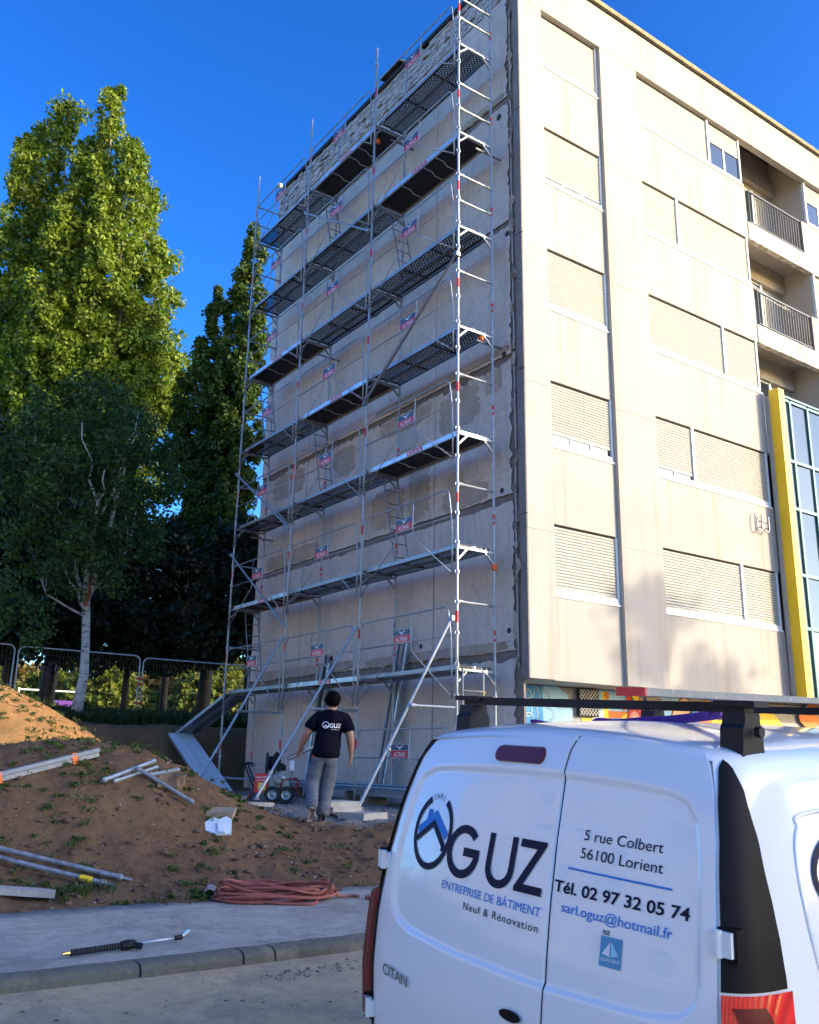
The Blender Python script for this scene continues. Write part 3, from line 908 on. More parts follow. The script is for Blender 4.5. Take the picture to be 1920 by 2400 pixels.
def sticker_mesh():
    mb = MB(); mb.box(-.003, .0, -.24, .24, -.034, .034)
    for i in range(4): mb.box(-.0045, -.003, -.19 + i * .11, -.12 + i * .11, -.014, .012, 1)
    return mb
st0 = None
for (lv_, b), kd in sorted(kinds.items()):
    z = ZB + 2 * (lv_ - 1); y = PY[b]
    if kd == STEEL:
        for x in (-SX + .24, -SX + .24 + .345):
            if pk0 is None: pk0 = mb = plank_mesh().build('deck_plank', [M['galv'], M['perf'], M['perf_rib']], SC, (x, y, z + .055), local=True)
            else: part(pk0, SC, (x, y, z + .055))
    else:
        x = -SX + .41
        if bd0 is None:
            mb = MB(); a, e = .05, BAY - .05
            mb.box(-.30, .30, a + .02, e - .02, -.022, -.006, 1)
            for s_ in (-1, 1): mb.box(s_ * .322 - .02, s_ * .322 + .02, a, e, -.085, .0)
            mb.box(-.30, .30, a, a + .02, -.07, -.002); mb.box(-.30, .30, e - .02, e, -.07, -.002)
            for yy in (.95, 1.35, 2.1): mb.tube([(-.3, yy - .05, -.045), (-.05, yy - .05, -.05), (.08, yy + .03, -.05), (.3, yy + .03, -.045)], .011, 5)
            mb.box(-.18, .28, 2.2, 2.76, -.034, -.023, 1)
            bd0 = d = mb.build('trapdoor_deck', [M['aluminium'], M['plywood']], SC, (x, y, z + .055), local=True)
            st0 = sticker_mesh().build('red_sticker', [M['red'], M['white']], d, (x - .342, y + 1.35, z + .015), local=True)
        else:
            d = part(bd0, SC, (x, y, z + .055)); part(st0, d, (x - .342, y + 1.35, z + .015))

# transoms under the decks with corner gussets
tr0 = None
def transom():
    mb = MB()
    mb.box(-WD / 2 + .03, WD / 2 - .03, -.022, .022, -.045, -.006)
    for s_ in (-1, 1): mb.beam((s_ * (WD / 2 - .02), 0, -.22), (s_ * (WD / 2 - .2), 0, -.045), .03, .03)
    for x in (-.1, -.05, .1, .2): mb.tube([(x, -.02, -.006), (x, -.02, .025), (x, .02, .025)], .006, 4)
    return mb
for lv_ in range(1, 8):
    for y in PY:
        loc = (-SX + WD / 2, y, ZB + 2 * (lv_ - 1) + .0)
        if tr0 is None: tr0 = transom().build('transom', M['galv'], SC, loc, local=True)
        else: part(tr0, SC, loc)
# end rails
er0 = None
for y in (PY[0], PY[3]):
    for lv_ in range(1, 8):
        z = ZB + 2 * (lv_ - 1)
        hs_ = [1.07] if lv_ not in (5, 6, 7) else [.52, 1.07]
        if lv_ == 7 and y == PY[0]: hs_ = [.6, 1.07, 1.5]
        for h in hs_:
            loc = (-SX + WD / 2, y, z + h)
            if er0 is None:
                mb = MB(); mb.tube([(-WD / 2 + .02, 0, 0), (WD / 2 - .02, 0, 0)], .0205, 8)
                for s_ in (-1, 1): mb.tube([(s_ * (WD / 2 - .02), 0, 0), (s_ * (WD / 2 - .12), 0, 0)], .029, 8)
                er0 = mb.build('end_rail', M['galv'], SC, loc, local=True)
            else: part(er0, SC, loc)

# text helper: flat glyph mesh
_fc = {}
def text2d(s_, size=1.0, xs=1.0, offset=0.0, space=1.0, res=3):
    c = bpy.data.curves.new('txt', 'FONT'); c.body = s_; c.size = 1.0; c.offset = offset; c.space_character = space
    c.resolution_u = res; c.fill_mode = 'FRONT'
    o = bpy.data.objects.new('txt', c); COL.objects.link(o)
    dg = bpy.context.evaluated_depsgraph_get(); dg.update()
    me = bpy.data.meshes.new_from_object(o.evaluated_get(dg))
    V = np.array([v.co[:2] for v in me.vertices]); Fc = [tuple(p.vertices) for p in me.polygons]
    bpy.data.objects.remove(o); bpy.data.curves.remove(c); bpy.data.meshes.remove(me)
    V[:, 0] -= V[:, 0].min()
    # baseline stays at 0; scale so that capital height = size
    V = V * (size / .72); V[:, 0] *= xs
    return V, Fc

# guard rails with their maker's plates
M['sign_red'] = plain('sign_red', (.62, .015, .03), .45, var=.05)
M['sign_dark'] = plain('sign_dark_blue', (.055, .075, .12), .45, var=.25, scale=8)
def sign_mesh():
    mb = MB(); w, h = .255, .115
    mb.box(-.004, .0, -w, w, -h, h, 0)
    mb.box(-.006, -.004, -w + .006, w - .006, -h + .006, .008, 1)
    mb.box(-.006, -.004, -w + .006, w - .006, .012, h - .006, 2)
    # white bird: two swept wings and a body
    bird = [(-.10, .078), (-.06, .088), (-.02, .070), (.0, .052), (.03, .074), (.08, .090), (.12, .082), (.07, .070), (.035, .045), (.012, .022), (-.015, .03), (-.05, .062)]
    mb.add([(-.0075, -a, b) for a, b in bird], [tuple(range(len(bird)))], 0)
    V, Fc = text2d('ALTRAD', .072, .92, .012, 1.0)
    V[:, 0] -= V[:, 0].max() / 2
    mb.add([(-.0075, -a, b - .088) for a, b in V], [f for f in Fc], 0)
    return mb
gr0 = sg0 = None
def guard():
    mb = MB()
    r = .0150; top = 1.0
    a, e = .21, BAY - .19
    path = [(0, .07, -.50), (0, .075, .0), (0, .10, .50), (0, a - .05, top - .14)] + arc((0, a + .08, top - .13), (0, -1, 0), (0, 0, 1), .13, 0, math.pi / 2, 5) \
        + arc((0, e - .08, top - .13), (0, 0, 1), (0, 1, 0), .13, 0, math.pi / 2, 5) + [(0, e + .05, top - .14), (0, BAY - .10, .5), (0, BAY - .075, 0), (0, BAY - .07, -.50)]
    mb.tube(path, r, 7)
    mb.tube([(0, .10, .515), (0, BAY - .10, .515)], .0125, 6)
    l, q = 1.20, 1.72
    mb.tube([(0, .07, -.47), (0, l, .36), (0, l, .93)] + arc((0, l + .09, .93), (0, -1, 0), (0, 0, 1), .09, 0, 1.3, 4), .0125, 6)
    mb.tube([(0, BAY - .07, -.47), (0, q, .36), (0, q, .90)] + arc((0, q - .09, .90), (0, 1, 0), (0, 0, 1), .09, 0, 1.3, 4), .0105, 6)
    return mb
spots = [(lv_, b) for lv_ in range(1, 8) for b in range(3)] + [(0, 0)]
for lv_, b in spots:
    z = ZB + 2 * (lv_ - 1); loc = (-SX - .045, PY[b], z)
    if lv_ == 0: loc = (-SX - .045, PY[b], z + .07)
    if gr0 is None:
        gr0 = g = guard().build('guardrail', M['galv'], SC, loc, local=True, smooth=True)
        sg0 = sign_mesh().build('sign_board', [M['white'], M['sign_red'], M['sign_dark']], g, (loc[0] - .014, loc[1] + 1.46, loc[2] + .635), local=True)
    else:
        g = part(gr0, SC, loc); part(sg0, g, (loc[0] - .014, loc[1] + 1.46, loc[2] + .635))

# ladders inside the bays, rungs across the deck
def ladder(b, lv_):
    z1 = ZB + 2 * (lv_ - 1) + .02; z0 = z1 - 1.95
    y1 = PY[b + 1] - .16; y0 = y1 - .52
    mb = MB()
    for x in (-.76, -.43): mb.tube([(x, y0, z0), (x, y1, z1)], .014, 6)
    lad = mb.build('ladder', M['galv_dark'], SC)
    for i in range(7):
        f = (i + .6) / 7
        m2 = MB(); m2.tube([(-.76, y0 + (y1 - y0) * f, z0 + (z1 - z0) * f), (-.43, y0 + (y1 - y0) * f, z0 + (z1 - z0) * f)], .012, 6)
        m2.build('rung', M['galv_dark'], lad)
for b, l in ((1, 7), (0, 6), (2, 5), (1, 4), (0, 3), (2, 2)): ladder(b, l)
# face braces
for (y0, z0, y1, z1, mt, r) in ((.53, 9.62, 3.48, 7.68, 'galv_dark', .027), (6.45, 13.56, 3.58, 11.64, 'galv_old', .024), (9.42, 7.65, 6.48, 5.71, 'galv_old', .024), (9.41, 5.57, 6.45, 3.55, 'galv_old', .024)):
    mb = MB(); mb.tube([(-1.135, y0, z0), (-1.135, y1, z1)], r, 8)
    for (y, z) in ((y0, z0), (y1, z1)): mb.obox((-1.11, y, z), (.045, 0, 0), (0, .035, 0), (0, 0, .04))
    mb.build('face_brace', M[mt], SC)
# rakers out to the ground with their ties
for i, (xb, zt, xt) in enumerate(((-2.81, 3.04, -1.94), (-2.99, 3.17, -2.03), (-2.95, 3.24, -2.07))):
    y = PY[i] + (.0 if i else .02); zb = gzf(xb, y) + .03 + (.10 if i < 2 else .0)
    mb = MB(); mb.tube([(-SX - .06, y + .05, zt), (xb, y + .05, zb)], .0255, 8)
    mb.lathe((xb, y + .05, zb - .02), (0, 0, 1), [(0, 0), (.06, 0), (.06, .012), (0, .012)], 8)
    mb.obox((-SX - .04, y + .03, zt), (.05, 0, 0), (0, .04, 0), (0, 0, .04))
    d = Vector((xb + SX, 0, zb - zt)).normalized(); c = Vector((xb, y + .05, zb)) - d * .95
    mb.lathe(c, d, [(.0256, -.02), (.045, -.02), (.045, .02), (.0256, .02)], 8); mb.tube([c, c + Vector((0, -.09, .05))], .008, 5)
    mb.build('raking_shore', M['galv'], SC)
    mb = MB(); zt2 = 1.62 + .04 * i
    mb.tube([(-SX, y + .0, zt2), (xt, y + .0, zt2)], .023, 8); mb.lathe((xt + .02, y, zt2), (1, 0, 0), [(.0, -.05), (.036, -.04), (.036, .04), (.0, .05)], 8)
    mb.build('shore_tie', M['galv'], SC)
# base ledgers along the wall foot
for (x, z) in ((-SX, .335), (XI, .34)):
    mb = MB(); mb.tube([(x - .05, PY[0], z), (x - .05, PY[3], z)], .023, 8); mb.build('base_ledger', M['galv_old'], SC)
# putlog ties to the wall and orange caps
for (y, z) in ((PY[0], 12.1), (PY[0], 8.1), (PY[1], 14.1), (PY[2], 10.0), (PY[3], 6.1)):
    mb = MB(); mb.tube([(-.62, y + .05, z), (-.0, y + .05, z)], .022, 8); mb.build('wall_tie', M['galv_dark'], SC)
for (x, y, z) in ((XI, PY[0], 3.98), (-.5, PY[0] + .05, 8.18), (-.8, PY[1] + .3, 14.12), (-SX, PY[2] + .02, 6.85)):
    mb = MB(); mb.lathe((x, y, z), (0, 0, 1), [(0, -.06), (.045, -.05), (.06, .0), (.045, .05), (0, .06)], 9); mb.build('orange_cap', M['orange'], SC)
# short sunlit rack hung under the first deck, with a yellow tie
mb = MB()
for x in (-.98, -.55): mb.tube([(x, PY[0] - .03, ZB), (x, PY[0] - .03, ZB - .95)], .012, 6)
for z in (-.35, -.75): mb.tube([(-.98, PY[0] - .03, ZB + z), (-.55, PY[0] - .03, ZB + z)], .012, 6)
mb.build('hanging_rack', M['galv'], SC)
mb = MB(); mb.tube([(-.55 + .03 * math.cos(i * .9), PY[0] - .03 + .03 * math.sin(i * .9), ZB - .52 + i * .012) for i in range(16)] + [(-.60, PY[0] - .05, ZB - .62)], .008, 5)
mb.build('yellow_twine', M['yellow'], SC)

# ---- loose things around the scaffold
def rail_bundle(name, label, base, top, n, w, seed):
    r = random.Random(seed); b, t_ = Vector(base), Vector(top)
    root = thing(name, label, 'rails', base)
    for i in range(n):
        o = Vector((r.uniform(-.05, .05), -i * w * 1.15, 0)); mb = MB()
        d = (t_ - b); L2 = r.uniform(.9, 1.0)
        mb.beam(b + o, b + o + d * L2, .028, w * .9, 0, (1, 0, 0))
        mb.beam(b + o + Vector((-.03, -w * .42, 0)), b + o + d * L2 + Vector((-.03, -w * .42, 0)), .05, .008, 0, (1, 0, 0))
        mb.build('rail', M['aluminium'] if i % 2 else M['galv_dark'], root)
rail_bundle('leaning_rails', 'bundle of long steel rails leaning on the wall behind the nearest scaffold bay', (-.27, 4.05, gzf(-.27, 4.05)), (-.12, 3.45, 3.15), 4, .055, 1)
rail_bundle('leaning_rails', 'bundle of bluish channel rails leaning on the wall behind the middle scaffold bay', (-.27, 6.80, gzf(-.27, 6.8)), (-.12, 6.42, 3.0), 4, .07, 2)
mb = MB(); mb.box(-1.0, -.55, .35, 3.6, .18, .285); mb.box(-.98, -.57, .5, .62, .03, .179, 1); mb.box(-.98, -.57, 3.2, 3.32, .03, .179, 1)
tag(mb.build('spare_deck', [M['galv_old'], M['wood']]), 'grey deck panel lying on blocks along the wall foot', 'plank')
mb = MB(); mb.box(-.96, -.58, 3.8, 6.6, .24, .31); mb.box(-.9, -.62, 4.0, 4.1, .03, .239, 1); mb.box(-.9, -.62, 6.2, 6.3, .03, .239, 1)
tag(mb.build('spare_deck', [M['galv_old'], M['wood']]), 'dark deck panel lying at the wall foot behind the pressure washer', 'plank')

# access ramp from the first deck to the bank, and the pale perforated plates below it
def ramp(name, label, a, b, w, mats, groove=True, cat='ramp'):
    a, b = Vector(a), Vector(b); d = (b - a).normalized(); s_ = d.cross(Vector((0, 0, 1))).normalized(); u = s_.cross(d)
    root = thing(name, label, cat, tuple(b))
    for k in (-1, 1):
        mb = MB(); c0 = a + s_ * k * w / 4; c1 = b + s_ * k * w / 4
        mb.obox((c0 + c1) / 2, (c1 - c0) / 2, s_ * (w / 4 - .004), u * .006, 1)
        for q in (-1, 1): mb.obox((c0 + c1) / 2 + s_ * q * (w / 4 - .008) - u * .03, (c1 - c0) / 2, s_ * .005, u * .035, 0)
        mb.build('deck_plank', mats, root)
    return root
ramp('access_ramp', 'steel deck ramp sloping from the first scaffold level down to the earth bank', (-.75, 9.45, 2.24), (-1.08, 11.5, 1.36), .62, [M['galv'], M['galv_dark']])
M['plate'] = plain('speckled_zinc_sheet', (.76, .76, .76), .5, .1, var=.18, scale=22)
ramp('plate_ramp', 'pale speckled steel plates sloping from the earth bank into the excavation', (-1.22, 11.55, 1.33), (-1.52, 8.3, .07), .62, [M['galv'], M['plate']])
# ================================================================== TREES
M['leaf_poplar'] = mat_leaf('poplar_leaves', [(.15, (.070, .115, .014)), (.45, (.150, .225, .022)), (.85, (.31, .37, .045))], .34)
M['leaf_poplar_dark'] = mat_leaf('shaded_poplar_leaves', [(.15, (.028, .058, .012)), (.55, (.075, .125, .018)), (.9, (.17, .22, .03))], .28)  # darker copy of the poplar leaves, shade put into the colour
M['leaf_birch'] = mat_leaf('birch_leaves', [(.15, (.026, .058, .016)), (.5, (.052, .105, .026)), (.85, (.09, .15, .036))], .35)
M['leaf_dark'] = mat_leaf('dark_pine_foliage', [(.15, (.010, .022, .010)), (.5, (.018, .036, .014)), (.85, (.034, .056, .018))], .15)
M['leaf_bright'] = mat_leaf('sunny_shrub_leaves', [(.15, (.06, .10, .012)), (.5, (.15, .18, .020)), (.85, (.26, .24, .05))], .4)
M['leaf_dry'] = mat_leaf('dry_golden_foliage', [(.15, (.12, .09, .02)), (.5, (.24, .17, .04)), (.85, (.34, .24, .07))], .35)
M['bark'] = plain('grey_brown_bark', (.055, .042, .032), .9, var=.4, scale=3, bump=.6)
M['bark_pale'] = plain('pale_poplar_bark', (.30, .25, .18), .85, var=.35, scale=3, bump=.4)
t = NT('birch_bark')
n1 = t.noise(3, 5, .7, vec=t.scl(t.pos(), (1.2, 1.2, 4.5))); n2 = t.noise(2.2, 4, .6)
c = t.mix(t.ramp(n1, [(.55, 0.), (.61, 1.)]), (.52, .49, .45), (.05, .04, .035))
zz = t.n('SeparateXYZ', {0: t.pos()}).outputs[2]
low = t.n('MapRange', {'Value': zz, 'From Min': 3.0, 'From Max': 1.7}).outputs[0]
c = t.mix(t.math('MULTIPLY', low, t.ramp(n2, [(.4, .2), (.6, .9)])), c, (.20, .15, .115))
t.set(Base_Color=c, Roughness=.8); t.bump(n1, .4, .01)
M['bark_birch'] = t.mat
M['birch_scar'] = plain('reddish_birch_scar', (.30, .10, .045), .9, var=.4, scale=14, bump=.5)

def leaves(cent, rad_, per, size, seed, flat=.0, aspect=.62):
    """leaf blades scattered in soft clumps; cent N x 3, rad_ N x 3, per N"""
    r = np.random.RandomState(seed)
    cent = np.asarray(cent, float); rad_ = np.asarray(rad_, float)
    if rad_.ndim == 1: rad_ = np.repeat(rad_[:, None], 3, 1)
    k = np.repeat(np.arange(len(cent)), per)
    n = len(k)
    d = r.randn(n, 3); d /= np.linalg.norm(d, axis=1)[:, None]
    rr = r.rand(n) ** .45
    p = cent[k] + d * rr[:, None] * rad_[k]
    # blade frame: outward tilt mixed with random
    nrm = d * .7 + r.randn(n, 3) * .7 + np.array([0, 0, .35]); nrm /= np.linalg.norm(nrm, axis=1)[:, None]
    a = np.cross(nrm, r.randn(n, 3)); a /= np.linalg.norm(a, axis=1)[:, None]
    b = np.cross(nrm, a)
    s_ = size * (.6 + .8 * r.rand(n))[:, None]
    v = np.stack([p - a * s_, p + b * s_ * aspect - a * s_ * .1, p + a * s_, p - b * s_ * aspect - a * s_ * .1], 1).reshape(-1, 3)
    f = np.arange(n * 4).reshape(n, 4)
    return v, f

def limb(mb, a, b, r0, r1, seed, n=6, wob=.06, m=0, k=6):
    r = random.Random(seed); a, b = Vector(a), Vector(b); L = (b - a).length
    pts = []; rs = []
    for i in range(n + 1):
        f = i / n
        w = wob * L * math.sin(math.pi * f)
        pts.append(a.lerp(b, f) + Vector((r.uniform(-1, 1) * w, r.uniform(-1, 1) * w, r.uniform(-.4, .4) * w)))
        rs.append(r0 + (r1 - r0) * f)
    mb.tube(pts, rs, k, m)
    return pts

def strand_tree(name, label, base, tops, zlow, r_main, leafmat, barkmat, seed, dens=1.0, size=.15, group=None, trunk_r=.45, fork=3.0):
    root = thing(name, label, 'tree', base, group)
    r = np.random.RandomState(seed)
    tr = MB(); br = MB()
    tr.tube([Vector(base) + Vector((0, 0, -.4)), Vector(base) + Vector((.1, 0, fork * .5)), Vector(base) + Vector((.05, .1, fork + 1.2))], [trunk_r * 1.15, trunk_r, trunk_r * .75], 10)
    tr.build('trunk', M['bark'], root, smooth=True)
    C = []; Q = []; P = []
    for i, t_ in enumerate(tops):
        t_ = Vector(t_); b = Vector(base) + Vector((0, 0, fork + r.uniform(0, 1.0)))
        # limbs leave the trunk and turn upwards
        mid = b.lerp(t_, .42); mid.x = b.x + (t_.x - b.x) * .75; mid.y = b.y + (t_.y - b.y) * .75
        pth = []
        for f in np.linspace(0, 1, 9):
            p = b * (1 - f) ** 2 + mid * 2 * f * (1 - f) + t_ * f * f
            pth.append(p)
        br.tube(pth, [trunk_r * .38 * (1 - .92 * f) + .012 for f in np.linspace(0, 1, 9)], 6)
        L = (t_ - b).length
        nst = int(L * 2.0)
        for s_ in np.linspace(.22, 1.0, nst):
            p = b * (1 - s_) ** 2 + mid * 2 * s_ * (1 - s_) + t_ * s_ * s_
            if p.z < zlow: continue
            w = r_main * (.38 + .95 * math.sin(min(1, (1 - s_) * 1.9 + .10) * math.pi / 2)) if s_ < .99 else r_main * .25
            for q in range(4):
                an = r.rand() * 6.28; rr_ = w * (.25 + .75 * r.rand())
                c = (p.x + rr_ * math.cos(an), p.y + rr_ * math.sin(an), p.z + r.uniform(-.5, .5))
                if r.rand() < .14: continue
                k_ = r.uniform(.30, .68) * r_main * .72
                C.append(c); Q.append((k_, k_, k_ * 1.35)); P.append(int(112 * dens * (.5 + r.rand())))
                if r.rand() < .12:
                    br.tube([p - Vector((0, 0, .6)), Vector(c)], [.03, .008], 4)
    br.build('branches', barkmat, root, smooth=True)
    v, f = leaves(C, Q, P, size, seed)
    quick('crown', v, f, leafmat, root)
    return root
POP1 = [(-1.21,25.18,29.6),(-2.66,27.44,29.7),(-3.41,29.44,29.0),(-4.15,28.11,27.0),(-0.29,24.36,26.3),(1.09,26.12,25.6),(1.42,24.53,22.1),(2.45,26.10,20.6),(2.9,25.53,17.6),(-3.90,30.13,24.2),(-4.60,30.16,21.8),(-2.68,25.77,23.3),(-1.28,24.59,24.06),(-0.09,24.31,20.46),(-2.62,26.35,19.71),(-1.32,25.32,18.11),(-3.30,27.52,17.59),(1.24,24.79,18.08),(-4.70,31.09,19.39),(-1.9,26.2,26.8),(-.9,27.5,27.0)]
strand_tree('poplar_tree', 'tallest leafy poplar, sunlit yellow green, rising high left of the building', (-.7, 27.2, 2.0), POP1, 8.5, 1.12, M['leaf_poplar'], M['bark_pale'], 3, 1.0, .098, 'poplars beyond the fence', .30, 4.0)
POP2 = [(3.49,19.57,21.0),(3.45,20.82,19.5),(2.98,21.85,19.3),(2.42,21.70,17.0),(2.42,22.77,15.7),(2.87,20.31,16.4),(3.62,19.23,18.2),(3.69,20.26,15.0),(2.91,21.66,14.37),(2.13,22.85,14.2),(4.2,20.4,18.0)]
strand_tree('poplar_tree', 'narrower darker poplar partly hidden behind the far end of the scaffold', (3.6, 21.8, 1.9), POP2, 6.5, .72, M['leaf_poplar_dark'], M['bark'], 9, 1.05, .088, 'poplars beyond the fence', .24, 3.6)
POP3 = [(-7.4,34.6,24.5),(-8.2,35.8,22.6),(-6.6,35.0,21.2),(-7.9,33.8,18.5),(-9.0,35.5,19.0)]
strand_tree('poplar_tree', 'half seen poplar at the left edge of the picture behind the tallest one', (-7.6, 35.2, 2.0), POP3, 6.0, 1.15, M['leaf_poplar'], M['bark_pale'], 21, .8, .105, 'poplars beyond the fence', .24, 3.6)

# birch in the shade before the dark trees
bb = Vector((-3.0, 14.3, 1.55))
BI = thing('birch_tree', 'white trunked birch with a broad dark green crown standing behind the earth heap', 'tree', tuple(bb))
mb = MB()
mb.tube([bb - Vector((.06, 0, .4)), bb + Vector((-.04, 0, .5)), bb + Vector((.03, -.02, 1.3)), bb + Vector((-.03, -.1, 2.0)), bb + Vector((-.12, -.15, 2.9)), bb + Vector((-.18, -.2, 3.3))], [.17, .145, .12, .11, .105, .10], 12)
mb.build('trunk', M['bark_birch'], BI, smooth=True)
f0 = bb + Vector((-.18, -.2, 3.2))
mb = MB(); tips = []
mains = [(f0, (-.30, -1.2, 2.0), .08), (f0, (.10, -1.3, 2.5), .085), (f0 + Vector((0, 0, -.2)), (-.75, -.1, 1.15), .045), (f0 + Vector((0, 0, .1)), (.75, -.7, 1.35), .05), (f0 + Vector((-.02, 0, -.35)), (-1.0, .2, .5), .035), (f0, (-.6, .7, 2.0), .06), (f0, (.5, .8, 1.9), .05)]
for i, (a, d, r0) in enumerate(mains):
    a = Vector(a); b = a + Vector(d)
    pts = limb(mb, a, b, r0, r0 * .6, 40 + i, 5, .05)
    sh_ = .35 if i in (2, 3, 4) else 1.0
    for j in range(3):
        c = b + Vector((d[0] * R_.uniform(.3, 1.0) * sh_ + R_.uniform(-.7, .7) * sh_, d[1] * .6 + R_.uniform(-.7, .7), R_.uniform(1.0, 2.6) * (.3 + .7 * sh_)))
        limb(mb, b, c, r0 * .5, .012, 80 + i * 5 + j, 5, .07); tips.append(c); tips.append(b.lerp(c, .6))
mb.build('branches', M['bark_birch'], BI, smooth=True)
mb = MB(); mb.tube([f0 + Vector((-.03, -.10, -.1)), f0 + Vector((.02, -.16, .35)), f0 + Vector((.06, -.28, .8))], [.05, .085, .05], 8); mb.build('bark_scar', M['birch_scar'], BI)
r = np.random.RandomState(4); C = []; Q = []; P = []
cc = bb + Vector((-.55, -.6, 6.3))
for i in range(270):
    d = r.randn(3); d /= np.linalg.norm(d); q = r.rand() ** .4
    p = np.array(cc) + d * q * np.array([2.55, 2.3, 3.1])
    if p[2] < 5.0 and r.rand() < .45: continue
    C.append(p); k = r.uniform(.26, .58); Q.append((k, k, k * .9)); P.append(r.randint(60, 140))
for i in range(26):   # drooping lower fringes at the left
    p = np.array(bb) + np.array([-1.2 - r.rand() * 1.3, -.3 + r.randn() * .6, 1.9 + r.rand() * 2.2])
    C.append(p); Q.append((.32, .32, .42)); P.append(60)
v, f = leaves(C, Q, P, .062, 12)
quick('crown', v, f, M['leaf_birch'], BI)

# dark evergreens and their trunks beyond the fence
def shade_tree(base, crowns, label, seed, rt=.3, mat='leaf_dark', per=1.0, size=.105, name='pine_tree', group='dark trees beyond the fence', lean=(0, 0)):
    base = (base[0], base[1], gzf(base[0], base[1]))
    root = thing(name, label, 'tree', base, group)
    mb = MB(); top = Vector(crowns[0][:3])
    b = Vector(base)
    mb.tube([b - Vector((0, 0, .4)), b + Vector((lean[0] * .3, lean[1] * .3, 1.6)), b + Vector((lean[0], lean[1], 4.2)), Vector((b.x + lean[0], b.y + lean[1], max(c[2] for c in crowns) - .5))], [rt * 1.25, rt, rt * .8, rt * .2], 9)
    mb.build('trunk', M['bark'], root, smooth=True)
    br = MB(); r = np.random.RandomState(seed); C = []; Q = []; P = []
    for c in crowns:
        cx, cy, cz, rx, rz = c
        limb(br, (b.x + lean[0], b.y + lean[1], min(cz - .3, b.z + 2.5 + r.rand() * 2)), (cx, cy, cz), rt * .3, .03, seed + 3, 4, .06)
        n = int(30 * rx * rz)
        for i in range(n):
            d = r.randn(3); d /= np.linalg.norm(d); q = r.rand() ** .42
            C.append((cx + d[0] * q * rx, cy + d[1] * q * rx, cz + d[2] * q * rz)); k = r.uniform(.3, .7)
            Q.append((k, k, k * .75)); P.append(int(r.randint(50, 105) * per))
    br.build('branches', M['bark'], root, smooth=True)
    v, f = leaves(C, Q, P, size, seed)
    quick('crown', v, f, M[mat], root)
    return root
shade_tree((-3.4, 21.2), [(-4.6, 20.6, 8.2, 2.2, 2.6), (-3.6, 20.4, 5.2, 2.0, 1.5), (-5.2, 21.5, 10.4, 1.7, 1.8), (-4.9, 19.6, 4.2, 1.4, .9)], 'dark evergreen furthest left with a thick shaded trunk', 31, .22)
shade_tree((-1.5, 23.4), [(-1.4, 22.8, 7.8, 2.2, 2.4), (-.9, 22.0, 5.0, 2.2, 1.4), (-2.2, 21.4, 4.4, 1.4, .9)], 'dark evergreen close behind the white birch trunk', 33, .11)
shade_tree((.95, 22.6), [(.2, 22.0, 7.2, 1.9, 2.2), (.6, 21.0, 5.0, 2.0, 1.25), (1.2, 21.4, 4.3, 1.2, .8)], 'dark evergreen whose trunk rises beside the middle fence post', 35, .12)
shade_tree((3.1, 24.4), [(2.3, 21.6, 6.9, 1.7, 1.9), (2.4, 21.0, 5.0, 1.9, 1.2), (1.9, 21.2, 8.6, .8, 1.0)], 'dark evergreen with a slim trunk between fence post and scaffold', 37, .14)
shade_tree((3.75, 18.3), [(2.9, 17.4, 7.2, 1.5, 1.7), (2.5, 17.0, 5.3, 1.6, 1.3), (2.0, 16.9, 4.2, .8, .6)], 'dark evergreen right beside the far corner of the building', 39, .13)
# sunlit shrubs and small trees far behind, seen between the trunks
bush = [(10.1, 69, 4.6, 3.2, 'leaf_bright', 'sunlit green shrub far behind, seen left of the birch trunk'), (12.4, 61, 4.8, 3.6, 'leaf_bright', 'bright yellow green shrub seen right of the birch trunk'),
        (17.8, 63.5, 5.6, 3.4, 'leaf_dry', 'golden brown shrub seen right of the middle fence post'), (19.2, 57, 5.2, 3.4, 'leaf_bright', 'bright green shrub seen left of the access ramp'),
        (25.2, 64.6, 6.4, 4.2, 'leaf_bright', 'large bright shrub half hidden by the end of the scaffold'), (8.0, 76, 6.0, 3.8, 'leaf_dry', 'golden shrub far behind above the lit earth heap'),
        (15.0, 72, 7.2, 3.6, 'leaf_dry', 'tall golden tree far behind between two dark trunks'), (21.5, 66, 8.2, 3.6, 'leaf_dry', 'tall golden tree far behind over the access ramp'), (4.5, 72, 5.5, 3.2, 'leaf_bright', 'bright shrub far behind at the left picture edge')]
for i, (x, y, h, w, mt, lb) in enumerate(bush):
    shade_tree((x, y), [(x, y, gzf(x, y) + h * .55, w, h * .5), (x + w * .5, y - 1, gzf(x, y) + h * .35, w * .7, h * .32), (x - w * .5, y - 1, gzf(x, y) + h * .3, w * .7, h * .3)], lb, 60 + i, .16, mt, .45, .20, 'park_shrub', 'sunlit shrubs in the park')
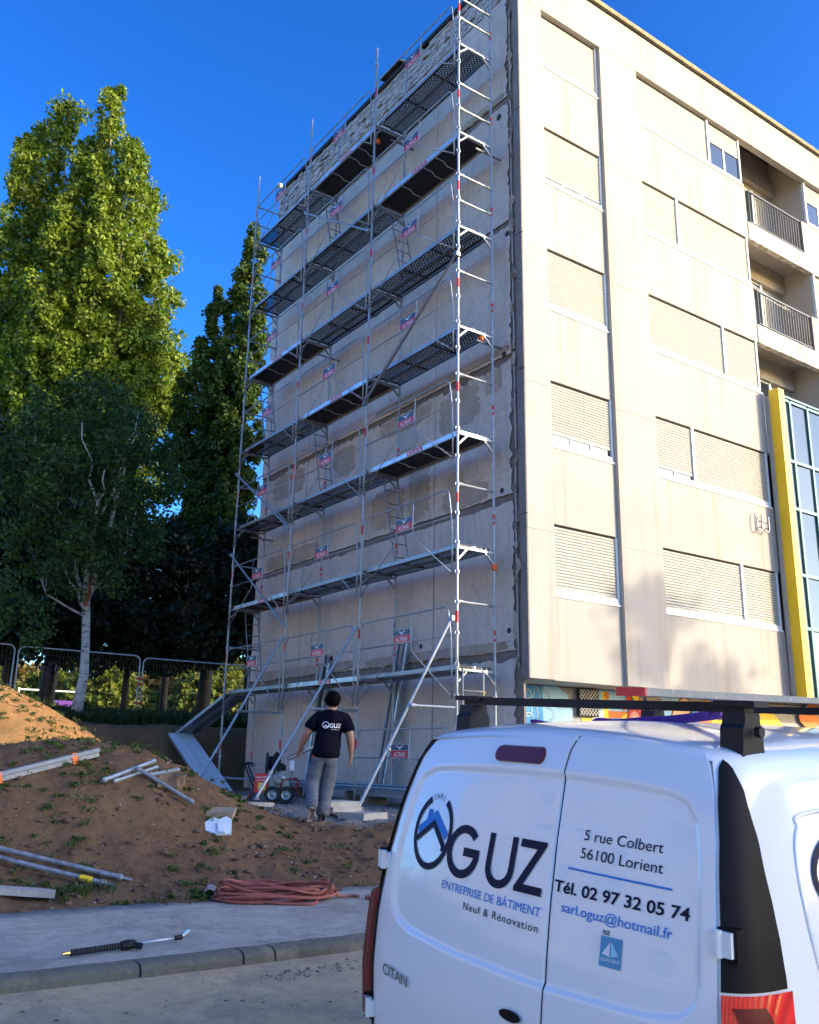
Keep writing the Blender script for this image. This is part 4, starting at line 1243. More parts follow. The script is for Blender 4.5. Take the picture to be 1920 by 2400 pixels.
# pale slanting branches among the shrubs
# distant woodland closing the horizon
r = np.random.RandomState(88); C = []; Q = []; P = []
for i in range(1100):
    an = r.uniform(math.radians(20), math.radians(150)); d = r.uniform(130, 190)
    C.append((-10 + d * math.cos(an), -11 + d * math.sin(an), 1 + r.rand() * 15.0)); k = r.uniform(1.6, 3.4); Q.append((k, k, k)); P.append(34)
v, f = leaves(C, Q, P, .55, 5)
tag(quick('woodland', v, f, M['leaf_birch']), kind='stuff')
mb = MB()
for (x, y, w, h) in ((31, 108, 4.5, 3.2), (24, 112, 4, 3)):
    z = gzf(x, y); root = thing('far_house', 'tiny white house far beyond the park trees' if w > 4.2 else 'second tiny pale house far beyond the park trees', 'house', (x, y, z))
    m2 = MB(); m2.box(x - w, x + w, y - 4, y + 4, z - .5, z + h); m2.build('wall', M['frame_white'], root)
    m2 = MB(); m2.poly([(x - w - .3, y - 4.4, z + h + .01), (x + w + .3, y - 4.4, z + h + .01), (x, y - 4.4, z + h + 2.2)], (0, 8.8, 0)); m2.build('roof', M['brick'], root)
    m2 = MB()
    m2.box(x - 2.4, x - 1.2, y - 4.03, y - 4.005, z + 1, z + 2.2); m2.box(x + 1.2, x + 2.4, y - 4.03, y - 4.005, z + 1, z + 2.2); m2.build('window', M['glass'], root)
# playground pieces and a bench in the park
z = gzf(6.4, 52)
PG = thing('play_frame', 'small playground frame with red and purple panels seen behind the birch', 'playground', (6.4, 52, z))
mb = MB()
for dx in (-1.1, 1.1, -2.6): mb.tube([(6.4 + dx, 52, z - .2), (6.4 + dx, 52, z + 2.6)], .07, 7)
mb.tube([(3.8, 52, z + 2.5), (7.5, 52, z + 2.5)], .06, 6); mb.tube([(3.2, 51.5, z), (3.8, 52, z + 2.5)], .06, 6)
mb.build('post', M['frame_white'], PG)
mb = MB(); mb.box(5.4, 7.4, 51.95, 52.05, z + .9, z + 1.9); mb.build('panel', M['purple'], PG)
mb = MB(); mb.add([(7.6, 51.7, z + 1.3), (7.6, 52.3, z + 1.3), (9.4, 52.3, z + .2), (9.4, 51.7, z + .2)], [(0, 1, 2, 3)]); mb.box(4.4, 5.2, 51.4, 52, z, z + .7); mb.build('slide', M['orange'], PG)
x, y = 8.6, 36.2; z = gzf(x, y)
BN = thing('park_bench', 'pale wooden park bench beside the dark trunk near the ramp', 'bench', (x, y, z))
m2 = MB(); m2.obox((x, y, z + .45), (.9, -.2, 0), (.05, .22, 0), (0, 0, .03)); m2.build('seat', M['aluminium'], BN)
for s_ in (-.7, .7):
    m2 = MB(); m2.obox((x + s_, y - .22 * s_, z + .2), (.05, 0, 0), (0, .2, 0), (0, 0, .24)); m2.build('leg', M['bark'], BN)

# ================================================================== FENCE PANELS
M['plate_light'] = plain('zinc_fence_tube', (.55, .57, .58), .5, .2)
def fence_panel(a, b, ztop, label, feet):
    a, b = Vector(a), Vector(b); root = thing('site_fence', label, 'fence', tuple(a), 'mesh fence panels on the earth bank')
    d = (b - a).normalized(); L = (b - a).length; up = Vector((0, 0, 1))
    h = ztop - a.z
    mb = MB(); rd = .16
    path = [a, a + up * (h - rd)] + arc(a + up * (h - rd) + d * rd, -d, up, rd, 0, math.pi / 2, 5) + arc(b + up * (h - rd) - d * rd, up, d, rd, 0, math.pi / 2, 5) + [b + up * (h - rd), b]
    mb.tube(path, .020, 8); mb.tube([a + up * .2, b + up * .2], .016, 6)
    mb.build('frame', M['plate_light'], root, smooth=True)
    ms = MB()
    n = int(L / .10)
    for i in range(1, n):
        p = a + d * (L * i / n); ms.tube([p + up * .2, p + up * (h - .01)], .0018, 3, cap=False)
    for i in range(1, 9): ms.tube([a + up * (.2 + (h - .2) * i / 9), b + up * (.2 + (h - .2) * i / 9)], .0018, 3, cap=False)
    o = ms.build('mesh_wire', M['galv_dark'], root); o['kind'] = 'stuff'
    for p in feet:
        m2 = MB(); q = (a if p == 0 else b); m2.obox(q + up * .02 + d * (.05 if p else -.05), d * .16, d.cross(up) * .34, up * .06); m2.build('foot', M['edge_conc'], root)
    return root
fence_panel((-4.50, 15.14, 1.70), (-1.06, 15.48, 1.72), 3.56, 'complete mesh fence panel in front of the birch and dark trees', (0, 1))
fence_panel((-8.1, 14.75, 1.68), (-4.62, 15.09, 1.70), 3.56, 'mesh fence panel cut by the left picture edge above the lit heap', (1,))
fence_panel((-.93, 15.54, 1.72), (2.52, 15.7, 1.73), 3.54, 'mesh fence panel running behind the access ramp and scaffold', (0,))
mb = MB()
for z in (2.2, 2.75, 2.9): mb.box(-1.10, -.90, 15.45, 15.56, z, z + .05)
tag(mb.build('fence_clamp', M['red']), 'small reddish clamps joining the two fence panels at their shared posts', 'clamp')

# ================================================================== GROUND COVER
def tuft_field(name, pts, hgt, mat, seed, blades=(7, 14), width=.012, spread=.05):
    r = np.random.RandomState(seed); V = []; 
    for (x, y, z, s_) in pts:
        n = r.randint(*blades)
        an = r.rand(n) * 6.28; le = r.rand(n) * .8 + .2
        bx = x + r.randn(n) * spread * s_; by = y + r.randn(n) * spread * s_
        h = hgt * s_ * (.5 + r.rand(n)); w = width * s_ * (.7 + .6 * r.rand(n))
        tx = bx + np.cos(an) * h * le; ty = by + np.sin(an) * h * le
        px_, py_ = -np.sin(an) * w, np.cos(an) * w
        b0 = np.stack([bx - px_, by - py_, np.full(n, z - .01)], 1); b1 = np.stack([bx + px_, by + py_, np.full(n, z - .01)], 1)
        mx_ = (bx + tx) / 2; my_ = (by + ty) / 2
        m1 = np.stack([mx_ + px_ * 1.2, my_ + py_ * 1.2, z + h * .62], 1); m0 = np.stack([mx_ - px_ * 1.2, my_ - py_ * 1.2, z + h * .62], 1)
        t0 = np.stack([tx, ty, z + h * .8 * (1.1 - le * .5)], 1)
        V.append(np.stack([b0, b1, m1, m0], 1)); V.append(np.stack([m0, m1, t0, t0 + 1e-4], 1))
    v = np.concatenate(V).reshape(-1, 3); f = np.arange(len(v)).reshape(-1, 4)
    return tag(quick(name, v, f, mat), kind='stuff')
M['leaf_weed'] = mat_leaf('weed_leaves', [(.15, (.030, .055, .012)), (.5, (.065, .105, .022)), (.85, (.12, .16, .04))], .3)
M['leaf_grass'] = mat_leaf('long_grass', [(.15, (.018, .032, .009)), (.5, (.034, .058, .014)), (.85, (.07, .09, .025))], .25)
r = np.random.RandomState(6)
pts = []
for i in range(5200):
    x = r.uniform(-9, 5); y = r.uniform(13.0, 19)
    pts.append((x, y, gzf(x, y) if False else 0, r.uniform(.6, 1.3)))
A = np.array(pts); A[:, 2] = gz(A[:, 0], A[:, 1])
tuft_field('grass', A, .28, M['leaf_grass'], 14, (5, 9), .012, .10)
# weeds on heaps and dirt, denser in patches
pts = []
cl = [(-7.3, 4.6, 2.4, 200), (-6.6, .4, 1.3, 44), (-7.4, -.6, .7, 44), (-7.9, -1.4, .7, 34), (-6.9, -1.7, 1.0, 12), (-7.0, 6.2, 1.4, 90), (-5.9, -1.4, .8, 14), (-7.5, -1.95, .12, 16), (-5.8, -2.45, .5, 24), (-6.35, -2.3, .3, 12), (-4.8, -1.3, .8, 10), (-5.4, -.4, .6, 20), (-6.0, 3.2, 1.0, 70), (-8.3, 3.0, 1.0, 60), (-6.6, 1.7, .8, 40), (-5.7, -1.0, .15, 14)]
for (x, y, s_, n) in cl:
    for i in range(n):
        pts.append((x + r.randn() * s_ * .5, y + r.randn() * s_ * .5, 0, r.uniform(.35, 1.15) * (1.25 if y > 1 else 1)))
A = np.array(pts); A[:, 2] = gz(A[:, 0], A[:, 1]); A = A[A[:, 1] > -2.5]
C = []; Q = []; P = []
for (x, y, z, s_) in A:
    for k in range(3):
        C.append((x + r.randn() * .05 * s_, y + r.randn() * .05 * s_, z + .035 * s_)); Q.append((.065 * s_, .065 * s_, .045 * s_)); P.append(r.randint(6, 13))
v, f = leaves(C, Q, P, .020, 71, aspect=.55)
tag(quick('weeds', v, f, M['leaf_weed']), kind='stuff')
tuft_field('grass_tufts', [(-7.42 + r.randn() * .14, -1.98 + r.randn() * .10, gzf(-7.42, -1.98), r.uniform(.5, 1)) for i in range(26)] + [(-6.1 + r.randn() * .5, -2.36 + r.randn() * .06, -.47, r.uniform(.3, .8)) for i in range(40)] + [(-7.9 + r.randn() * .35, -.9 + r.randn() * .3, 0, r.uniform(.4, 1)) for i in range(0)], .13, M['leaf_weed'], 15, (6, 11), .006, .03)
# clods and pebbles
def rocks(name, n, box, s0, s1, mat, seed):
    r = np.random.RandomState(seed); V = []; F = []
    ico = np.array([(0, 0, 1), (.89, 0, .45), (.28, .85, .45), (-.72, .53, .45), (-.72, -.53, .45), (.28, -.85, .45), (.72, .53, -.45), (-.28, .85, -.45), (-.89, 0, -.45), (-.28, -.85, -.45), (.72, -.53, -.45), (0, 0, -1)])
    fi = np.array([(0, 1, 2), (0, 2, 3), (0, 3, 4), (0, 4, 5), (0, 5, 1), (1, 6, 2), (2, 7, 3), (3, 8, 4), (4, 9, 5), (5, 10, 1), (6, 7, 2), (7, 8, 3), (8, 9, 4), (9, 10, 5), (10, 6, 1), (11, 7, 6), (11, 8, 7), (11, 9, 8), (11, 10, 9), (11, 6, 10)])
    x = r.uniform(box[0], box[1], n); y = r.uniform(box[2], box[3], n); z = gz(x, y)
    for i in range(n):
        s_ = s0 + (s1 - s0) * r.rand() ** 4
        V.append(ico * (1 + .3 * r.randn(12, 1)) * s_ * np.array([1 + .4 * r.rand(), 1, .65]) + np.array([x[i], y[i], z[i] + s_ * .2])); F.append(fi + 12 * i)
    return tag(quick(name, np.concatenate(V), np.concatenate(F), mat), kind='stuff')
M['clod'] = plain('dry_earth_clod', (.12, .073, .044), .97, var=.4, scale=9, bump=.3)
M['pebble'] = plain('pale_pebble', (.27, .24, .20), .9, var=.4, scale=9)
rocks('earth_clods', 2600, (-9.5, -3.2, -2.3, 2.4), .006, .042, M['clod'], 1)
rocks('pebbles', 450, (-9.0, -3.0, -2.3, 2.0), .005, .020, M['pebble'], 2)
rocks('gravel', 2600, (-3.4, -.3, .2, 5.5), .006, .024, M['pebble'], 3)
# ================================================================== LOOSE OBJECTS ON THE SITE
def rest(ax, ay, bx, by, r=.02, n=24):
    """end points of a straight thing lying on the ground"""
    f = np.linspace(0, 1, n); g = gz(ax + (bx - ax) * f, ay + (by - ay) * f)
    best = None
    za, zb = g[0], g[-1]
    off = (g - (za + (zb - za) * f)).max() * .55
    return Vector((ax, ay, za + off + r)), Vector((bx, by, zb + off + r))
# strapped bundle of aluminium guide beams on the shoulder of the near heap
M['steel_blue'] = mat_galv('blue_grey_profile', (.22, .25, .31), .55)
M['plate_edge'] = M['galv']
if 'plate' not in M: M['plate'] = M['galv']
a, b = rest(-6.90, -.27, -9.6, -.62, .0)
root = thing('beam_bundle', 'bundle of long aluminium beams with orange straps lying on the heap shoulder', 'beams', tuple((a + b) / 2))
d = (b - a).normalized(); s_ = d.cross(Vector((0, 0, 1))).normalized(); u = s_.cross(d)
for i, (o, h, dl, w, hh, mt) in enumerate(((.062, .028, .0, .012, .030, 'plate'), (.025, .030, .05, .022, .024, 'galv_dark'), (-.03, .030, .02, .022, .024, 'galv_dark'), (.040, .078, .06, .016, .020, 'steel_blue'), (.0, .080, .0, .017, .021, 'steel_blue'), (-.042, .079, .04, .017, .020, 'steel_blue'))):
    mb = MB(); a2 = a + s_ * o + u * h - d * dl; b2 = b + s_ * o + u * h
    L2 = (b2 - a2) / 2; c = (a2 + b2) / 2
    mb.obox(c + u * (hh - .002), L2, s_ * w, u * .002); mb.obox(c - u * (hh - .002), L2, s_ * w, u * .002); mb.obox(c + s_ * (w - .002), L2, s_ * .002, u * (hh - .0045)); mb.obox(c - s_ * (w - .002), L2, s_ * .002, u * (hh - .0045))
    mb.build('beam', M[mt], root)
for f in (.09, .38, .7):
    c = a.lerp(b, f); mb = MB()
    pr = [(-.062, -.01), (.082, -.01), (.082, .06), (.062, .107), (-.055, .109), (-.062, .06)]
    vs = [c + s_ * p + u * q + d * e for e in (-.030, .030) for p, q in pr]
    mb.add(vs, [(i, (i + 1) % 6, 6 + (i + 1) % 6, 6 + i) for i in range(6)])
    mb.add([c + s_ * .084 + u * .06 + d * .02, c + s_ * .087 + u * -.02 + d * .05, c + s_ * .089 + u * -.02 - d * .03, c + s_ * .084 + u * .06 - d * .02], [(0, 1, 2, 3)])
    mb.build('strap', M['orange'], root)
M['pole_dirty'] = plain('mortar_splashed_pole', (.24, .25, .27), .6, .35, var=.4, scale=14)
# crossing tubes on the near heap
def loose_tube(name, label, cat, ax, ay, bx, by, r, mat, lift=0.0, ends=True, n=8):
    a, b = rest(ax, ay, bx, by, r); a.z += lift; b.z += lift
    mb = MB(); mb.tube([a, b], r, n)
    if ends:
        dd = (b - a).normalized()
        for p, q in ((a, 1), (b, -1)): mb.lathe(p + dd * .03 * q, dd * q, [(r * 1.01, -.02), (r * 1.25, -.015), (r * 1.25, .03), (r * 1.01, .035)], n)
    return tag(mb.build(name, mat, smooth=False), label, cat, 'loose scaffold tubes on the ground')
loose_tube('scaffold_tube', 'greenish scaffold tube lying highest across the near heap', 'tube', -6.93, -.69, -6.24, -.35, .023, M['galv_old'], .02)
loose_tube('scaffold_tube', 'grey scaffold tube sloping down the heap toward the walking man', 'tube', -6.53, -.55, -5.98, -.95, .022, M['pole_dirty'], .05)
loose_tube('scaffold_tube', 'short scaffold tube half buried beside the brown rock on the heap', 'tube', -6.40, -.62, -5.93, -.31, .022, M['galv_old'], .0)
loose_tube('scaffold_tube', 'second greenish tube lying parallel close below the highest tube', 'tube', -6.80, -.66, -6.22, -.40, .018, M['galv_old'], -.005)
mb = MB(); c = Vector((-6.12, -.66, gzf(-6.12, -.66) + .02)); r = np.random.RandomState(3)
n = 12; prof = []
for i in range(5):
    ph = i / 4 * math.pi
    for j in range(n):
        w = 2 * math.pi * j / n; q = .15 * (1 + .22 * r.randn() * (0 < i < 4))
        prof.append(c + Vector((q * math.sin(ph) * math.cos(w) * 1.2, q * math.sin(ph) * math.sin(w), q * math.cos(ph) * 1.0)))
mb.add(prof, [(i * n + j, i * n + (j + 1) % n, (i + 1) * n + (j + 1) % n, (i + 1) * n + j) for i in range(4) for j in range(n)])
M['rock'] = plain('earth_covered_rock', (.17, .105, .060), .95, var=.3, scale=6, bump=.6)
tag(mb.build('rock', M['rock']), 'angular brown rock sticking out of the near heap under the crossing tubes', 'rock')
# long poles at the lower left
for (ax, ay, bx, by, lb, yl) in ((-8.7, -.95, -7.02, -1.78, 'long dirty pole lying uphill of its pair at the lower left', False), (-8.75, -1.05, -7.20, -1.86, 'long pale pole with a yellow collar lying on bare earth', True)):
    a, b = rest(ax, ay, bx, by, .025); mb = MB(); mb.tube([a, b], .024, 8); d = (b - a).normalized()
    mb.tube([b - d * .02, b + d * .12], .016, 7); mb.lathe(b, d, [(.024, -.03), (.032, -.02), (.032, .02), (.02, .03)], 8)
    root = tag(mb.build('pole', M['pole_dirty']), lb, 'pole', 'poles on bare earth')
    if yl:
        m2 = MB(); m2.lathe(b - d * .16, d, [(.0245, -.06), (.029, -.055), (.029, .055), (.0245, .06)], 8)
        m2.build('yellow_collar', M['yellow'], root)
# concrete lintel slab at the lower left
a, b = Vector((-7.66, -1.98, gzf(-7.66, -1.98) + .03)), Vector((-8.75, -1.70, gzf(-8.75, -1.70) + .05))
mb = MB(); mb.beam(a, b, .19, .055)
tag(mb.build('concrete_slab', M['slab_conc']), 'long thin concrete slab lying flat in grass at the lower left', 'slab')
# broken pale board and brick on the heap foot
mb = MB(); c = Vector((-5.80, -1.18, gzf(-5.8, -1.18) + .05))
X_ = Vector((.81, -.58, .02)); Y_ = Vector((.25, .38, .30)).normalized(); N_ = X_.cross(Y_).normalized()
pts = [(-.20, -.02), (-.06, .17), (.02, .13), (.09, .18), (.16, .12), (.19, -.12), (.04, -.13), (.0, -.10)]
mb.poly([c + X_ * p + Y_ * q for p, q in pts], N_ * .02); mb.poly([c + X_ * p + Y_ * q + N_ * .022 for p, q in ((.02, .05), (.07, .06), (.13, -.12), (.05, -.11))], N_ * .02)
tag(mb.build('broken_board', M['white']), 'broken white insulation board lying at the foot of the heap', 'board')
mb = MB(); z = gzf(-5.66, -.98); mb.obox((-5.66, -.98, z + .07), X_ * .155, Vector((.42, .58, .18)) * .13, Vector((.02, -.28, .94)) * .045)
M['tan_block'] = plain('tan_block', (.36, .27, .17), .9, var=.2, scale=12, bump=.4)
tag(mb.build('tan_block', M['tan_block']), 'tan masonry block tilted just behind the broken white board', 'block')
# slabs under the shores
def slab(cx, cy, z, w, l, h, rz, label):
    mb = MB(); ca, sa = math.cos(rz), math.sin(rz)
    n = 5; top = []
    pts = [(-w, -l), (-w * .2, -l * 1.02), (w, -l), (w * 1.02, .1 * l), (w, l), (0, l * 1.01), (-w, l)]
    P = [Vector((cx + ca * p - sa * q, cy + sa * p + ca * q, z)) for p, q in pts]
    P2 = [p + Vector(((cx - p.x) * .02, (cy - p.y) * .02, h)) for p in P]
    k = len(P)
    mb.add(P + P2, [tuple(range(k - 1, -1, -1)), tuple(range(k, 2 * k))] + [(i, (i + 1) % k, k + (i + 1) % k, k + i) for i in range(k)])
    return tag(mb.build('paving_slab', M['slab_conc']), label, 'slab', 'concrete slabs under the shores')
g0 = gzf(-3.3, -.1)
slab(-3.12, .02, g0 - .01, .27, .22, .085, .35, 'pale concrete slab lying lowest in the stack right of the man')
slab(-3.28, .42, g0 + .076, .25, .23, .06, .1, 'concrete slab lying second from the top in the stack right of the man')
slab(-3.30, .46, g0 + .137, .26, .24, .07, .02, 'topmost concrete slab of the stack right of the man')
slab(-3.66, .55, gzf(-3.66, .55) - .01, .17, .15, .075, .6, 'small concrete slab between the man\'s foot and the slab stack')
slab(-2.95, 3.55, gzf(-2.95, 3.55) - .01, .25, .2, .075, -.3, 'concrete slab nearest the wheels of the red pressure washer')
slab(-2.7, 5.0, gzf(-2.7, 5.0) + .0, .25, .18, .09, -.5, 'concrete slab left of the red pressure washer at the plate foot')
# coiled red hose on the pavement
def smooth_pts(P, n=4):
    out = []
    for i in range(len(P) - 3):
        p0, p1, p2, p3 = (Vector(q) for q in P[i:i + 4])
        for k in range(n):
            t_ = k / n
            out.append(.5 * ((2 * p1) + (p2 - p0) * t_ + (2 * p0 - 5 * p1 + 4 * p2 - p3) * t_ ** 2 + (3 * p1 - p0 - 3 * p2 + p3) * t_ ** 3))
    return out
r = random.Random(12); P = []; hc = Vector((-5.80, -2.62, -.47)); ex = Vector((.86, -.51, 0)); ey = Vector((.51, .86, 0))
for k in range(15):
    L_a, L_b = .56 * r.uniform(.70, 1.05), .27 * r.uniform(.55, 1.15); ox, oy = r.uniform(-.06, .06), r.uniform(-.07, .07); ang = r.uniform(-.28, .28)
    z = .02 + .012 * k
    for j in range(10):
        w = 2 * math.pi * j / 10
        u_ = L_a * math.cos(w) + ox + r.uniform(-.015, .015); v_ = L_b * math.sin(w) * (1 - .25 * math.cos(w + ang)) + oy + r.uniform(-.015, .015)
        edge_f = min(1, (abs(u_) / .6) ** 2)
        P.append(hc + ex * u_ + ey * (v_ + u_ * ang) + Vector((0, 0, z * (.6 + .25 * math.sin(w * 2 + k)) + r.uniform(-.004, .008))))
P += [hc + ex * .62 + ey * .1 + Vector((0, 0, .02)), hc + ex * .74 + ey * .16 + Vector((0, 0, .015)), hc + ex * .84 + ey * .10 + Vector((0, 0, .015)), hc + ex * .90 + ey * .04 + Vector((0, 0, .015))]
M['hose'] = plain('dusty_red_hose', (.36, .095, .060), .65, var=.25, scale=18)
HO = thing('red_hose', 'dusty red rubber hose coiled in a flat heap on the pavement edge', 'hose', tuple(hc))
mb = MB(); mb.tube(smooth_pts(P, 4), .0140, 7); mb.build('coil', M['hose'], HO, smooth=True)
mb = MB(); c = hc - ex * .60 + Vector((0, 0, .06)); mb.lathe(c, ey + Vector((0, 0, .3)), [(.05, -.05), (.058, -.04), (.06, .04), (.05, .05)], 10); mb.build('tape_binding', plain('clear_tape', (.42, .30, .27), .3, var=.2), HO)
mb = MB(); e = P[-1]; mb.lathe(e, ex - ey * .4, [(.017, -.03), (.02, -.02), (.02, .03), (.012, .05), (0, .05)], 8); mb.build('hose_end', M['hose'], HO)
# spray lance on the pavement
a, b = Vector((-8.17, -4.13, -.465)), Vector((-7.20, -4.0, -.455)); d = (b - a).normalized()
LN = thing('spray_lance', 'pressure washer spray lance with ribbed black grip lying on the pavement', 'spray lance', tuple(a))
mb = MB(); pr = []
for i in range(34): pr += [(.019 if i % 2 else .0235, .06 + i * .0105), (.0235 if i % 2 == 0 else .019, .0655 + i * .0105)]
mb.lathe(a, d, [(0, .05)] + pr + [(.015, .44), (0, .44)], 10); mb.build('grip', M['rubber'], LN)
mb = MB(); mb.lathe(a + d * .47, d, [(0, -.06), (.03, -.05), (.036, 0), (.03, .05), (.012, .07)], 10); mb.tube([a + d * .48, a + d * .54 + Vector((.02, -.06, -.01))], .022, 7); mb.build('control_knob', M['black'], LN)
mb = MB(); mb.tube([a + d * .5, a + d * .88], .0085, 8); mb.tube([a + d * .88, b + Vector((0, .05, .02))], .009, 8); mb.build('tube', M['aluminium'], LN, smooth=True)
mb = MB(); mb.lathe(a + d * .87, d, [(.0086, -.03), (.018, -.025), (.018, .03), (.0086, .035)], 8); mb.build('joint_collar', M['black'], LN)
mb = MB(); mb.lathe(b + Vector((-.02, .047, .018)), (b + Vector((0, .05, .02))) - (a + d * .88), [(0, -.035), (.014, -.03), (.014, .02), (.007, .035), (0, .035)], 8); mb.build('nozzle', M['paleblue'], LN)
mb = MB(); mb.lathe(a, d, [(0, .0), (.009, .0), (.009, .02), (.013, .022), (.013, .05), (0, .05)], 8); mb.build('inlet', plain('brass', (.55, .38, .12), .3, 1.0), LN)
# twig and mud crumbs on the road
mb = MB(); P = [(-5.95, -4.95), (-5.86, -4.99), (-5.80, -4.97), (-5.72, -5.04), (-5.66, -5.03)]
mb.tube([(x, y, -.58 + .05 * (y + 4.5) + .022) for x, y in P], [.006, .007, .006, .006, .003], 5); mb.tube([(-5.8, -4.97, -.575), (-5.83, -5.07, -.58)], [.004, .002], 4)
tag(mb.build('twig', M['bark']), 'small crooked dark twig lying on the road below the kerb', 'twig')
rr = np.random.RandomState(5); V = []; F = []
for i in range(420):
    cx, cy = (-6.6 + rr.randn() * .38, -4.86 + rr.randn() * .07) if i < 260 else (rr.uniform(-9, -5.2), rr.uniform(-5.9, -4.6))
    s_ = .005 + .015 * rr.rand() ** 3; z = -.58 + .05 * (cy + 4.5) + float(fbm(np.array([cx]), np.array([cy]), .5, 3)[0]) * .03
    k = len(V)
    for w in range(5): V.append((cx + s_ * (1 + .5 * rr.rand()) * math.cos(w * 1.257), cy + s_ * (1 + .5 * rr.rand()) * math.sin(w * 1.257), z - .002))
    V.append((cx, cy, z + s_ * .5))
    F += [(k + w, k + (w + 1) % 5, k + 5) for w in range(5)]
tag(quick('mud_crumbs', np.array(V), np.array(F), plain('dark_mud', (.16, .12, .085), .95, var=.3)), kind='stuff')

# ================================================================== PRESSURE WASHER
wo = Vector((-2.25, 4.45, gzf(-2.25, 4.45)))
ea = Vector((.82, -.57, 0)).normalized(); eb = Vector((-.57, -.82, 0)).normalized(); ez = Vector((0, 0, 1))
W = lambda a, b, z: wo + ea * a + eb * b + ez * z
PW = thing('pressure_washer', 'red and black wheeled pressure washer with a hose reel at the scaffold foot', 'pressure washer', tuple(wo))
M['red_dark'] = plain('dark_red_frame', (.26, .02, .03), .5)
M['engine'] = plain('cast_engine_grey', (.33, .33, .31), .45, .6, var=.3, scale=14)
for (a, b) in ((.06, .22), (.06, -.22), (.30, .20)):
    w_ = thing_ = None
    mb = MB(); c = W(a, b, .145); mb.lathe(c, eb, [(.085, -.045), (.13, -.045), (.145, -.03), (.145, .03), (.13, .045), (.085, .045)], 20)
    wh = mb.build('wheel', M['rubber'], PW, smooth=False)
    m2 = MB(); m2.lathe(c, eb, [(0, -.03), (.084, -.03), (.084, .035), (.05, .02), (.03, .03), (.022, .05), (0, .05)], 16); m2.build('rim', M['galv'], wh)
mb = MB()
for b in (-.18, .18):
    mb.tube([W(-.40, b, .04), W(-.30, b, .20), W(.42, b, .20), W(.50, b, .34), W(.42, b, .42)], .017, 7)
mb.tube([W(.42, -.18, .42), W(.42, .18, .42)], .017, 7); mb.tube([W(.06, -.24, .145), W(.06, .24, .145)], .014, 6)
mb.tube([W(.18, .18, .20), W(.22, .18, .40), W(.42, .18, .42)], .014, 6); mb.build('frame', M['red_dark'], PW, smooth=True)
mb = MB()
for b in (-.17, .17): mb.tube([W(-.26, b, .2), W(-.38, b, .45), W(-.46, b, .62)] + arc(W(-.42, b, .64), -ea, ez, .045, .2, 2.2, 4) + [W(-.33, b, .62)], .014, 7)
mb.tube([W(-.47, -.17, .66), W(-.47, .17, .66)], .016, 7); mb.build('handle', M['black'], PW, smooth=True)
mb = MB(); mb.obox(W(-.16, .14, .335), ea * .115, eb * .08, ez * .165); o = mb.build('control_box', M['red'], PW)
mb = MB(); mb.obox(W(-.14, .2215, .28), ea * .07, eb * .0012, ez * .065); mb.build('yellow_label', M['yellow'], o)
V, Fc = text2d('KARCHER', .030, 1.0, .01); V[:, 0] -= V[:, 0].max() / 2
m2 = MB()
for zz in (.425, .375): m2.add([W(-.16 + p * (1 if zz > .4 else .8), .2215, zz + q * (1 if zz > .4 else .7)) for p, q in V], Fc)
for i in range(5): m2.obox(W(-.14, .2235, .325 - i * .022), ea * .05, eb * .0006, ez * .004)
m2.build('lettering', M['white'], o)
mb = MB(); c = W(-.06, .0, .68)
for s_ in (-1, 1): mb.lathe(c + ea * (.05 + .085 * s_) + eb * .02, ea * s_ + eb * .25, [(.0, -.012), (.19, -.012), (.205, .0), (.19, .012), (.06, .016), (0, .016)], 20)
mb.lathe(c + ea * .05, ea, [(.10, -.08), (.125, -.04), (.13, .04), (.10, .08)], 16); mb.build('hose_reel', M['black'], PW)
mb = MB(); mb.tube([W(-.30, .16, .64), W(-.12, .20, .70)], .012, 6); mb.build('reel_crank', M['galv'], PW)
mb = MB(); mb.obox(W(.16, 0, .36), ea * .17, eb * .13, ez * .10); mb.lathe(W(.16, .10, .40), eb, [(0, -.1), (.10, -.1), (.11, .06), (.06, .08), (0, .08)], 14); mb.obox(W(.30, .03, .50), ea * .06, eb * .07, ez * .05)
for i in range(5): mb.obox(W(.02 + i * .02, .0, .50), ea * .006, eb * .1, ez * .05)
mb.build('engine', M['engine'], PW)
mb = MB(); mb.obox(W(.12, .02, .60), ea * .12, eb * .10, ez * .05); mb.lathe(W(.18, .02, .65), ez, [(0, 0), (.035, 0), (.035, .03), (0, .03)], 10); mb.build('fuel_tank', M['black'], PW)
mb = MB(); mb.lathe(W(.36, .05, .56), ez, [(0, 0), (.055, 0), (.055, .16), (.04, .18), (0, .18)], 12); mb.build('filter_canister', M['frame_white'], PW)
mb = MB(); P = [W(.38, .2, .30), W(.5, .32, .16), W(.44, .42, .02), W(.15, .40, .012), W(-.2, .45, .012)]
mb.tube(smooth_pts([P[0]] + P + [P[-1]], 5), .012, 6); mb.build('water_hose', M['rubber'], PW, smooth=True)
# pale board held out behind the man toward the washer
mb = MB(); a, b = Vector((-2.02, 4.30, .78)), Vector((-1.75, 2.95, 1.20)); mb.beam(a, b, .10, .022); mb.beam(a + Vector((0, 0, .02)), a.lerp(b, .35) + Vector((0, 0, .025)), .10, .014, 1)
tag(mb.build('pale_plank', [M['plate'], M['black']]), 'pale plank resting slantwise over the washer behind the man', 'plank')

